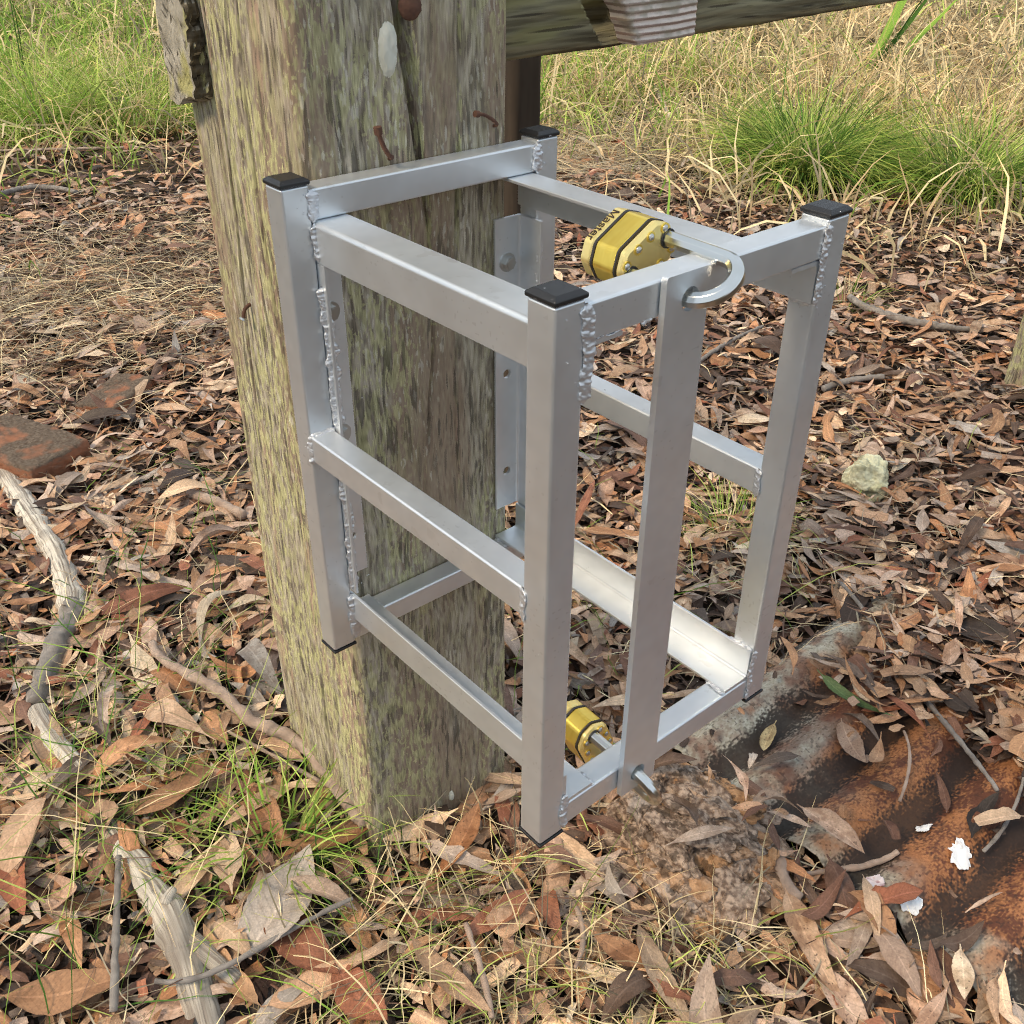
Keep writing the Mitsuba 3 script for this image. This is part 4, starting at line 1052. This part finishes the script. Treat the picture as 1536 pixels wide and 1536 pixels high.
L = np.clip(g.lognormal(math.log(0.085), 0.35, N), 0.03, 0.16)
V, UV, F = leaves(g, x, y, L, L * g.uniform(0.15, 0.4, N), kinds_for(g, x, y), 10, 4, g.uniform(0.004, 0.03, N), 0.16, g.normal(0, 0.6, N), g.normal(0, 0.5, N), None, None, g.uniform(0, 0.4, N), lift_on=lambda a, b: np.maximum(surf(a, b), 0.022))
stuff.append(joined(V, UV, F))
N = 16
x, y = 0.43 + g.normal(0, 0.075, N), -0.31 + g.normal(0, 0.085, N)
L = np.clip(g.lognormal(math.log(0.06), 0.4, N), 0.02, 0.12)
V, UV, F = leaves(g, x, y, L, L * g.uniform(0.15, 0.5, N), g.choice([0, 2, 3, 5, 6, 6], N), 8, 3, g.uniform(0.0, 0.012, N), 0.3, g.normal(0, 0.7, N), g.normal(0, 0.5, N), None, None, g.uniform(0, 0.5, N), lift_on=lambda a, b: 0.036 + 0.085 * np.clip(1 - ((a - 0.43) / 0.125) ** 2 - ((b + 0.31) / 0.16) ** 2, 0, 1))
stuff.append(joined(V, UV, F))
allm = cat_meshes([s[0] for s in stuff])
single('leaf_litter', allm, 'dead_leaf', 'deep mixed litter of dead brown gum leaves and crumbs on the ground', 'leaf litter', kind='stuff', smooth=True, uv=np.vstack([s[1] for s in stuff]))

# the largest leaves, one by one


def where_is(x, y):
    px, py, _ = pixel_of(np.array([x, y, 0.02]))
    spots_ = [((0.02, 0.05), 'at the post foot'), ((0.20, -0.08), 'in front of the big post'), ((0.20, -0.30), 'under the rack front'), ((0.43, -0.30), 'by the bark lump'),
              ((0.80, -0.40), 'on the rusty sheet'), ((1.10, -0.15), 'behind the rusty sheet'), ((1.44, 0.10), 'near the yellowish stone'), ((0.75, 0.15), 'seen through the rack'), ((-0.24, 0.10), 'by the bleached branch'),
              ((-0.24, 0.60), 'by the long branch'), ((-0.02, 0.60), 'left of the big post'), ((0.05, 1.30), 'near the mossy brick'), ((0.30, 1.30), 'between brick and post'), ((1.7, 0.7), 'behind the rack'), ((-0.05, -0.20), 'below the post foot'),
              ((0.10, -0.50), 'at the bottom centre edge'), ((0.40, -0.62), 'below the rusty sheet')]
    dists = [math.hypot(x - a[0], y - a[1]) for a, _ in spots_]
    return spots_[int(np.argmin(dists))][1]


hero_labels = {}
cand = []
g = np.random.default_rng(77)
x, y = wedge(g, 2600, 0.55, 2.9, math.radians(48), 0.42)
ok = litter_keep(g, x, y)
px, py, _ = pixel_of(np.stack([x, y, x * 0 + 0.03], -1))
ok &= (px > 20) & (px < 1516) & (py > 300) & (py < 1516)
x, y = x[ok][:278], y[ok][:278]
N = len(x)
L = np.clip(g.lognormal(math.log(0.125), 0.22, N), 0.085, 0.18)
wid = L * np.clip(g.normal(0.22, 0.06, N), 0.12, 0.40)
kind = kinds_for(g, x, y)
curl, bend, jag = g.normal(0, 0.75, N), g.normal(0.05, 0.6, N), np.where(g.uniform(0, 1, N) < 0.3, g.uniform(0.1, 0.4, N), 0.04)
V, UV, F = leaves(g, x, y, L, wid, kind, 18, 6, g.uniform(0.030, 0.048, N), 0.14, curl, bend, None, None, jag)
SHAPE = lambda i: 'curled' if abs(curl[i]) > 0.75 else 'arched' if abs(bend[i]) > 0.5 else 'ragged' if jag[i] > 0.15 else 'broad' if wid[i] / L[i] > 0.29 else 'slender' if wid[i] / L[i] < 0.22 else 'flat'
ends = [pixel_of(V[i][[7 * 2 + 3, 7 * 16 + 3]]) for i in range(N)]


def lies(i):
    dx, dy = ends[i][0][1] - ends[i][0][0], ends[i][1][1] - ends[i][1][0]
    a = math.degrees(math.atan2(-dy, dx)) % 180
    return 'lying level' if a < 22 or a > 158 else 'slanting upward' if a < 68 else 'pointing up' if a < 112 else 'slanting downward'


SIZE = lambda i: 'large' if L[i] > 0.14 else 'small' if L[i] < 0.11 else 'middling'
names_ = [f'{SIZE(i)} {TONE[kind[i]]} {SHAPE(i)} leaf {lies(i)} {where_is(x[i], y[i])}' for i in range(N)]
mid_px = [ends[i][0].mean() for i in range(N)]
for i in range(N):
    same = sorted((j for j in range(N) if names_[j] == names_[i]), key=lambda j: mid_px[j])
    lab, grp = names_[i], None
    if len(same) == 2:
        lab += ', the left one' if same[0] == i else ', the right one'
    elif len(same) > 2:
        lab += ', the leftmost' if same[0] == i else ', the rightmost' if same[-1] == i else ', between them'
    single('fallen_leaf', tm(V[i], F), 'dead_leaf', lab, 'leaf', group='fallen gum leaves on the ground', smooth=True, uv=UV[i])
# leaves that stand out in the photograph: x pixel, y pixel, length, width, kind, direction in the picture (pixels), curl, bend
BIG = [
    (95, 1508, 0.165, 0.060, 1, (170, -20), 0.2, 0.1, 'large flat orange leaf in the bottom left corner'),
    (425, 1375, 0.200, 0.085, 5, (90, -150), 0.3, 0.1, 'large pale pinkish-grey leaf standing under the reddish one at the bottom left'),
    (445, 1425, 0.165, 0.062, 9, (110, 120), 0.15, 0.15, 'large reddish leaf lying on the pale grey leaf at the bottom left'),
    (398, 1235, 0.130, 0.048, 1, (60, 110), 0.3, 0.05, 'orange leaf with small holes in the green tuft left of the post foot'),
    (322, 1110, 0.100, 0.040, 1, (45, 70), 0.3, -0.1, 'rusty orange leaf lying upright on the litter left of the stick'),
    (470, 1500, 0.130, 0.050, 0, (110, -60), 0.3, 0.1, 'tan leaf with upturned tip at the bottom edge'),
    (535, 1505, 0.120, 0.055, 9, (60, 70), 0.2, 0.05, 'reddish leaf at the bottom edge right of the tan leaf'),
    (25, 1335, 0.140, 0.045, 9, (20, 120), 0.5, 0.1, 'dark red leaf on edge at the far left'),
    (500, 1275, 0.150, 0.045, 1, (150, -35), 0.3, 0.1, 'orange leaf lying right at the lowest corner of the post'),
    (690, 1285, 0.170, 0.036, 1, (90, -150), 0.3, 0.1, 'long orange leaf slanting between the post and the front upright'),
    (745, 1395, 0.130, 0.045, 9, (110, -70), 0.6, 0.1, 'folded reddish leaf at the bottom centre'),
    (930, 1445, 0.120, 0.036, 1, (130, 60), 0.2, 0.3, 'orange wavy leaf in the litter below the bark flake'),
    (985, 1475, 0.170, 0.034, 0, (70, 130), 0.2, 0.1, 'long tan leaf running to the bottom edge below the bark'),
    (870, 1300, 0.140, 0.028, 4, (110, 90), 0.1, 0.1, 'narrow beige leaf below the front left upright'),
    (665, 1480, 0.170, 0.036, 0, (110, 120), 0.4, 0.2, 'long tan leaf at the bottom centre left'),
    (1280, 1040, 0.150, 0.024, 7, (90, 80), 0.5, 0.2, 'dark green narrow leaf on top of the litter at the sheet'),
    (1153, 1098, 0.080, 0.026, 8, (-30, 65), 0.7, 0.5, 'pale cream curled leaf on the rusty sheet'),
    (1277, 1105, 0.095, 0.042, 2, (25, 70), 0.3, 0.15, 'pinkish pale leaf standing on the rusty sheet'),
    (915, 815, 0.150, 0.040, 1, (140, 8), 0.4, 0.2, 'orange leaf on the ground seen between the rack bars'),
    (1205, 1430, 0.180, 0.040, 0, (60, 110), 0.3, 0.0, 'long tan strip of leaf below the sheet edge'),
]
g = np.random.default_rng(5)
for i, (px_, py_, L_, w_, kd, dr_, cu, be, lab) in enumerate(BIG):
    p, q = at(px_, py_, 0.03), at(px_ + dr_[0] * 0.3, py_ + dr_[1] * 0.3, 0.03)
    yaw = math.atan2(q[1] - p[1], q[0] - p[0])
    V, UV, F = leaves(g, np.array([p[0]]), np.array([p[1]]), np.array([L_]), np.array([w_]), np.array([kd]), 30, 10, np.array([0.054 if not on_sheet(p[0], p[1]) else 0.016]), 0.05, np.array([cu]), np.array([be]), None, None, np.array([0.08]), np.array([yaw]), np.array([0.1]))
    single('fallen_leaf', tm(V[0], F), 'dead_leaf', lab, 'leaf', group='fallen gum leaves on the ground', smooth=True, uv=UV[0])

# white and lilac paint flakes on the sheet


def flake(px_, py_, r_, seed, mat, lab):
    p = at(px_, py_)
    a, rd = np.linspace(0, 2 * np.pi, 41)[:-1], np.linspace(0, 1, 9)
    Rr, A = np.meshgrid(rd, a, indexing='ij')
    k = 0.55 + 0.8 * meshkit.fbm(np.stack([np.cos(A) * 1.6, np.sin(A) * 1.6, A * 0], -1), 4, seed) + 0.45 * (meshkit.noise(np.stack([np.cos(A) * 5, np.sin(A) * 5, A * 0], -1), seed + 1) - 0.5)
    X, Y = p[0] + r_ * Rr * k * np.cos(A), p[1] + r_ * Rr * k * np.sin(A) * 0.8
    Z = sheet_z(X, Y) + 0.002 + 0.008 * meshkit.fbm(np.stack([X * 110, Y * 90, X * 0], -1), 3, seed)
    top_ = np.stack([X, Y, Z], -1).reshape(-1, 3)
    f = grid_faces(9, 40, True)
    bot_ = top_ - [0, 0, 0.0012]
    e = np.arange(40) + 8 * 40; e2 = np.roll(e, -1); n_ = len(top_)
    f = np.vstack([f, f[:, ::-1] + n_, np.stack([e, e2, e2 + n_], 1), np.stack([e, e2 + n_, e + n_], 1)])
    single('paint_flake', tm(np.vstack([top_, bot_]), f), mat, lab, 'flake', smooth=40)


flake(1440, 1282, 0.023, 3, 'white_paint', 'crumpled white flake on the rusty sheet, the upper one')
flake(1350, 1388, 0.022, 6, 'white_paint', 'flat white flake near the cut edge of the rusty sheet')
flake(1300, 1358, 0.018, 9, 'lilac_paint', 'small pale lilac flake beside the white one at the sheet edge')
flake(1385, 1245, 0.012, 12, 'white_paint', 'small greyish white flake above the crumpled white one')


# ------------------------------------------------------------------ grass
def blades(g, x, y, L, wid, kind, K, e0, de, yaw=None, base=0.0, ids=None):
    N = len(x)
    yaw = g.uniform(0, 2 * np.pi, N) if yaw is None else yaw
    el = e0[:, None] + de[:, None] * np.linspace(0, 1, K)[None]
    yw = yaw[:, None] + g.normal(0, 0.4, N)[:, None] * np.linspace(0, 1, K)[None] ** 2 + g.normal(0, 0.12, (N, K))
    st = (L / K)[:, None]
    dx, dy, dz = st * np.cos(el) * np.cos(yw), st * np.cos(el) * np.sin(yw), st * np.sin(el)
    z0 = np.zeros((N, 1))
    X, Y, Z = (np.hstack([z0, np.cumsum(a, 1)]) for a in (dx, dy, dz))
    lo = np.minimum(Z.min(1), 0)
    X, Y, Z = X + x[:, None], Y + y[:, None], Z - lo[:, None] * 0.8 + (surf(x, y) + base)[:, None]
    s = np.linspace(0, 1, K + 1)
    w = wid[:, None] * 0.5 * np.clip(1.05 - s ** 2.2, 0.06, 1)[None] * np.minimum(1, 0.6 + s * 3)[None]
    roll = g.normal(0, 0.6, N)[:, None]
    sx_, sy_, sz_ = -np.sin(yaw)[:, None] * np.cos(roll) * w, np.cos(yaw)[:, None] * np.cos(roll) * w, np.sin(roll) * w
    V = np.stack([np.stack([X - sx_, Y - sy_, Z - sz_], -1), np.stack([X + sx_, Y + sy_, Z + sz_], -1)], 2).reshape(N, -1, 3)
    ids = g.integers(0, 4000, N) if ids is None else ids
    U = np.broadcast_to(np.array([0.2, 0.8])[None, None] + ids[:, None, None], (N, K + 1, 2))
    Vv = np.broadcast_to((kind[:, None] + 0.02 + 0.96 * s[None])[..., None], (N, K + 1, 2))
    return V, np.stack([U, Vv], -1).reshape(N, -1, 2), grid_faces(K + 1, 2)


def grass_density(x, y):
    r = np.hypot(x - EYE[0], y - EYE[1])
    p = np.stack([x, y, x * 0], -1)
    d = r - grass_edge(x, y)
    return 0.05 * sstep(-1.6, -0.3, d) + 0.95 * sstep(-0.4, 1.1, d), r, p


g = np.random.default_rng(91)
green, dry = [], []
for count, r0, r1, wmul in ((56000, 3.6, 7.5, 1.0), (58000, 7.0, 15.0, 1.6)):
    x, y = wedge(g, count, r0, r1, math.radians(40))
    dens, r, p = grass_density(x, y)
    clump = sstep(0.38, 0.58, meshkit.fbm(p * 2.2, 3, 72))
    ok = g.uniform(0, 1, count) < dens * (0.16 + 0.84 * clump)
    x, y, r, p = x[ok], y[ok], r[ok], p[ok]; N = len(x)
    ang = np.arctan2(y - EYE[1], x - EYE[0]) - math.atan2(ROT[2][1], ROT[2][0])          # more green to the left, straw to the middle right
    isgreen = g.uniform(0, 1, N) < np.clip(0.32 + 1.1 * ang + 1.5 * (meshkit.fbm(p * 0.7, 3, 73) - 0.5) + 0.10 * sstep(8, 12, r), 0.10, 0.85)
    L = np.where(isgreen, g.normal(0.31, 0.11, N), g.normal(0.34, 0.12, N)).clip(0.08, 0.65)
    wid = g.uniform(0.0045, 0.0115, N) * wmul
    kind = np.where(isgreen, g.choice([0, 1], N, p=[0.45, 0.55]), g.choice([2, 3, 4], N, p=[0.55, 0.3, 0.15]))
    e0 = np.where(isgreen, g.normal(1.15, 0.25, N), g.normal(0.95, 0.35, N)).clip(0.15, 1.5)
    de = -g.uniform(0.2, 1.9, N)
    wid = np.where(isgreen, wid, wid * 1.25)
    for sel, out in ((isgreen, green), (~isgreen, dry)):
        out.append(joined(*blades(g, x[sel], y[sel], L[sel], wid[sel], kind[sel], 4, e0[sel], de[sel])))
# flat mats of grey-brown dead grass where the litter meets the standing grass, and a grey thatch at the left
thatch = []
for cx, cy, ax, ay, cnt, kinds, base in ((3.4, 2.7, 0.9, 0.7, 3000, [3, 4, 4], 0.03), (0.45, 2.55, 1.3, 0.9, 3000, [4, 4, 2, 7, 3], 0.02), (2.9, 3.1, 0.8, 0.8, 1800, [2, 3, 4], 0.02)):
    x, y = cx + g.normal(0, ax * 0.5, cnt), cy + g.normal(0, ay * 0.5, cnt)
    thatch.append(joined(*blades(g, x, y, g.uniform(0.10, 0.34, cnt), g.uniform(0.0014, 0.003, cnt), g.choice(kinds, cnt), 5, g.uniform(0.0, 0.35, cnt), -g.uniform(0.0, 0.5, cnt), yaw=g.normal(-0.5, 0.9, cnt) + np.pi * g.integers(0, 2, cnt), base=base + g.uniform(0, 0.03, cnt))))
# straws scattered over the whole litter
x, y = wedge(g, 6500, 0.5, 4.6, math.radians(45))
ok = ~(on_sheet(x, y) & (x < 1.0)); x, y = x[ok], y[ok]; N = len(x)
thatch.append(joined(*blades(g, x, y, g.uniform(0.05, 0.22, N), g.uniform(0.0010, 0.0022, N), g.choice([2, 3, 4, 7, 7], N), 5, g.uniform(0.0, 0.3, N), -g.uniform(0.0, 0.6, N), base=g.uniform(0.015, 0.05, N))))


x, y = wedge(g, 5200, 0.5, 4.8, math.radians(42))
ok = ~(on_sheet(x, y) & (x < 0.95)); x, y = x[ok], y[ok]; N = len(x)
thatch.append(joined(*blades(g, x, y, np.clip(g.lognormal(math.log(0.06), 0.5, N), 0.02, 0.25), g.uniform(0.0018, 0.0038, N), g.choice([7, 7, 4, 3], N), 4, g.uniform(-0.1, 0.2, N), -g.uniform(-0.1, 0.25, N), base=g.uniform(0.02, 0.052, N))))
x, y = g.normal(0.45, 0.55, 3000), g.normal(2.45, 0.35, 3000)
thatch.append(joined(*blades(g, x, y, g.uniform(0.06, 0.22, 3000), g.uniform(0.0012, 0.0026, 3000), g.choice([4, 7, 7, 3, 2], 3000), 5, g.uniform(0.0, 0.4, 3000), -g.uniform(0.0, 0.7, 3000), base=0.035 + g.uniform(0, 0.03, 3000))))


def scatter_px(g, cnt, cx, cy, sx_, sy_):
    pts = np.array([at(px_, py_)[:2] for px_, py_ in zip(g.normal(cx, sx_, cnt), g.normal(cy, sy_, cnt))])
    return pts[:, 0], pts[:, 1]


near = []
for cx, cy, sx_, sy_, cnt, kinds, Lm in ((0.02, -0.20, 0.14, 0.10, 420, [2, 2, 4, 1], 0.10), (0.20, -0.42, 0.14, 0.08, 420, [2, 2, 4, 1], 0.09), (-0.25, 0.25, 0.12, 0.18, 260, [5, 0, 1, 2], 0.15), (-0.08, 0.35, 0.10, 0.22, 200, [0, 1, 5, 2], 0.13), (0.0, 0.05, 0.05, 0.12, 70, [0, 1, 5], 0.15), (0.95, 0.25, 0.35, 0.25, 200, [2, 1, 4], 0.12), (0.20, 0.9, 0.35, 0.30, 260, [0, 5, 2, 4], 0.16), (0.55, 0.25, 0.20, 0.25, 160, [0, 2], 0.12)):
    x, y = g.normal(cx, sx_, cnt), g.normal(cy, sy_, cnt)
    ok = ~((x > PX0) & (x < PX1) & (y > 0) & (y < PD)) & ~on_sheet(x, y) & (((x - 0.43) / 0.13) ** 2 + ((y + 0.30) / 0.15) ** 2 > 1)
    x, y = x[ok], y[ok]; N = len(x)
    near.append(joined(*blades(g, x, y, np.clip(g.lognormal(math.log(Lm), 0.4, N), 0.04, 0.34), g.uniform(0.0012, 0.0026, N), g.choice(kinds, N), 7, g.uniform(0.15, 1.0, N), -g.uniform(0.2, 1.3, N), base=0.03)))
for nm, lst, mat, lab in (('green_grass', green, 'grass_blade', 'dense green grass growing beyond the leaf litter'), ('dry_grass', dry, 'grass_blade', 'standing straw-coloured dry grass beyond the leaf litter'),
                          ('grass_thatch', thatch, 'straw', 'flattened dead grass stems and straws lying over the litter'), ('sparse_grass', near, 'grass_blade', 'sparse thin grass blades growing through the near litter')):
    single(nm, cat_meshes([q[0] for q in lst]), mat, lab, 'grass', kind='stuff', smooth=False, uv=np.vstack([q[1] for q in lst]))


def tuft(name, lab, x0, y0, rad, cnt, Lm, wid, kinds, e0m, seed, cat='grass tuft', de=(0.5, 2.0), lean=None):
    g = np.random.default_rng(seed)
    a, r = g.uniform(0, 2 * np.pi, cnt), rad * np.sqrt(g.uniform(0, 1, cnt))
    x, y = x0 + r * np.cos(a), y0 + r * np.sin(a)
    yaw = a + g.normal(0, 0.6, cnt) if lean is None else lean + g.normal(0, 0.5, cnt)
    V, UV, F = blades(g, x, y, np.clip(g.normal(Lm, Lm * 0.22, cnt), Lm * 0.35, Lm * 1.5), g.uniform(wid * 0.7, wid * 1.3, cnt), g.choice(kinds, cnt), 9, np.clip(g.normal(e0m, 0.22, cnt), 0.3, 1.5), -g.uniform(*de, cnt), yaw, 0.0)
    m, uv = joined(V, UV, F)
    single(name, m, 'grass_blade', lab, cat, smooth=False, uv=uv)


p = at(1200, 282); tuft('grass_tuft', 'bright green grass tuft behind the rack, right of the padlock', p[0], p[1], 0.15, 2100, 0.46, 0.0050, [0, 1, 1, 5], 1.15, 2)
p = at(1330, 262); tuft('grass_tuft', 'low green tuft between the two large tufts on the right', p[0], p[1], 0.10, 500, 0.30, 0.0040, [0, 1, 5], 1.0, 3)
p = at(1440, 300); tuft('grass_tuft', 'spreading green grass tuft near the right edge behind the litter', p[0], p[1], 0.16, 1700, 0.44, 0.0050, [0, 1, 1, 5], 1.0, 4)
p = at(420, 1295); tuft('grass_tuft', 'small bright green tuft at the left foot of the post', p[0], p[1], 0.045, 95, 0.18, 0.0036, [0, 1, 1, 0], 1.1, 5)
p = at(1092, 812); tuft('grass_tuft', 'small olive grass tuft seen through the right side of the rack', p[0], p[1], 0.05, 150, 0.17, 0.0020, [0, 2, 1], 1.2, 6)
p = at(1270, 470); tuft('grass_tuft', 'small dull green tuft right behind the front right upright', p[0], p[1], 0.06, 140, 0.16, 0.0026, [0, 4, 2], 1.1, 8)
p = at(60, 200); tuft('grass_tuft', 'tall lime green grass clump at the upper left edge', p[0], p[1], 0.30, 700, 0.50, 0.005, [0, 1, 1], 1.2, 9)
p = at(215, 190); tuft('grass_tuft', 'dense yellow-green grass clump left of the post top', p[0], p[1], 0.30, 700, 0.45, 0.005, [0, 1, 2], 1.15, 10)
TO_RIGHT = math.atan2(ROT[0][1], ROT[0][0])
p = at(1095, 246); tuft('strap_leaf_plant', 'short broad strap-shaped green leaf left of the green tuft', p[0], p[1], 0.01, 3, 0.30, 0.050, [0, 5], 1.2, 11, 'plant', (0.1, 0.4), TO_RIGHT)
p = at(1292, 138); tuft('strap_leaf_plant', 'tall strap-leaved plant with green and yellow blades in the dry grass', p[0], p[1], 0.03, 5, 0.90, 0.075, [0, 5, 5, 1, 0], 1.15, 13, 'plant', (0.05, 0.25), TO_RIGHT)
p = at(48, 175); tuft('tall_grass', 'single dark upright grass stem at the upper left', p[0], p[1], 0.01, 2, 0.75, 0.007, [5], 1.45, 15, 'grass', (0.0, 0.2))
p = at(1178, 140); tuft('tall_grass', 'dark thin stem rising out of the dry grass behind the rack', p[0], p[1], 0.01, 2, 0.62, 0.006, [5, 0], 1.5, 17, 'grass', (0.0, 0.15))
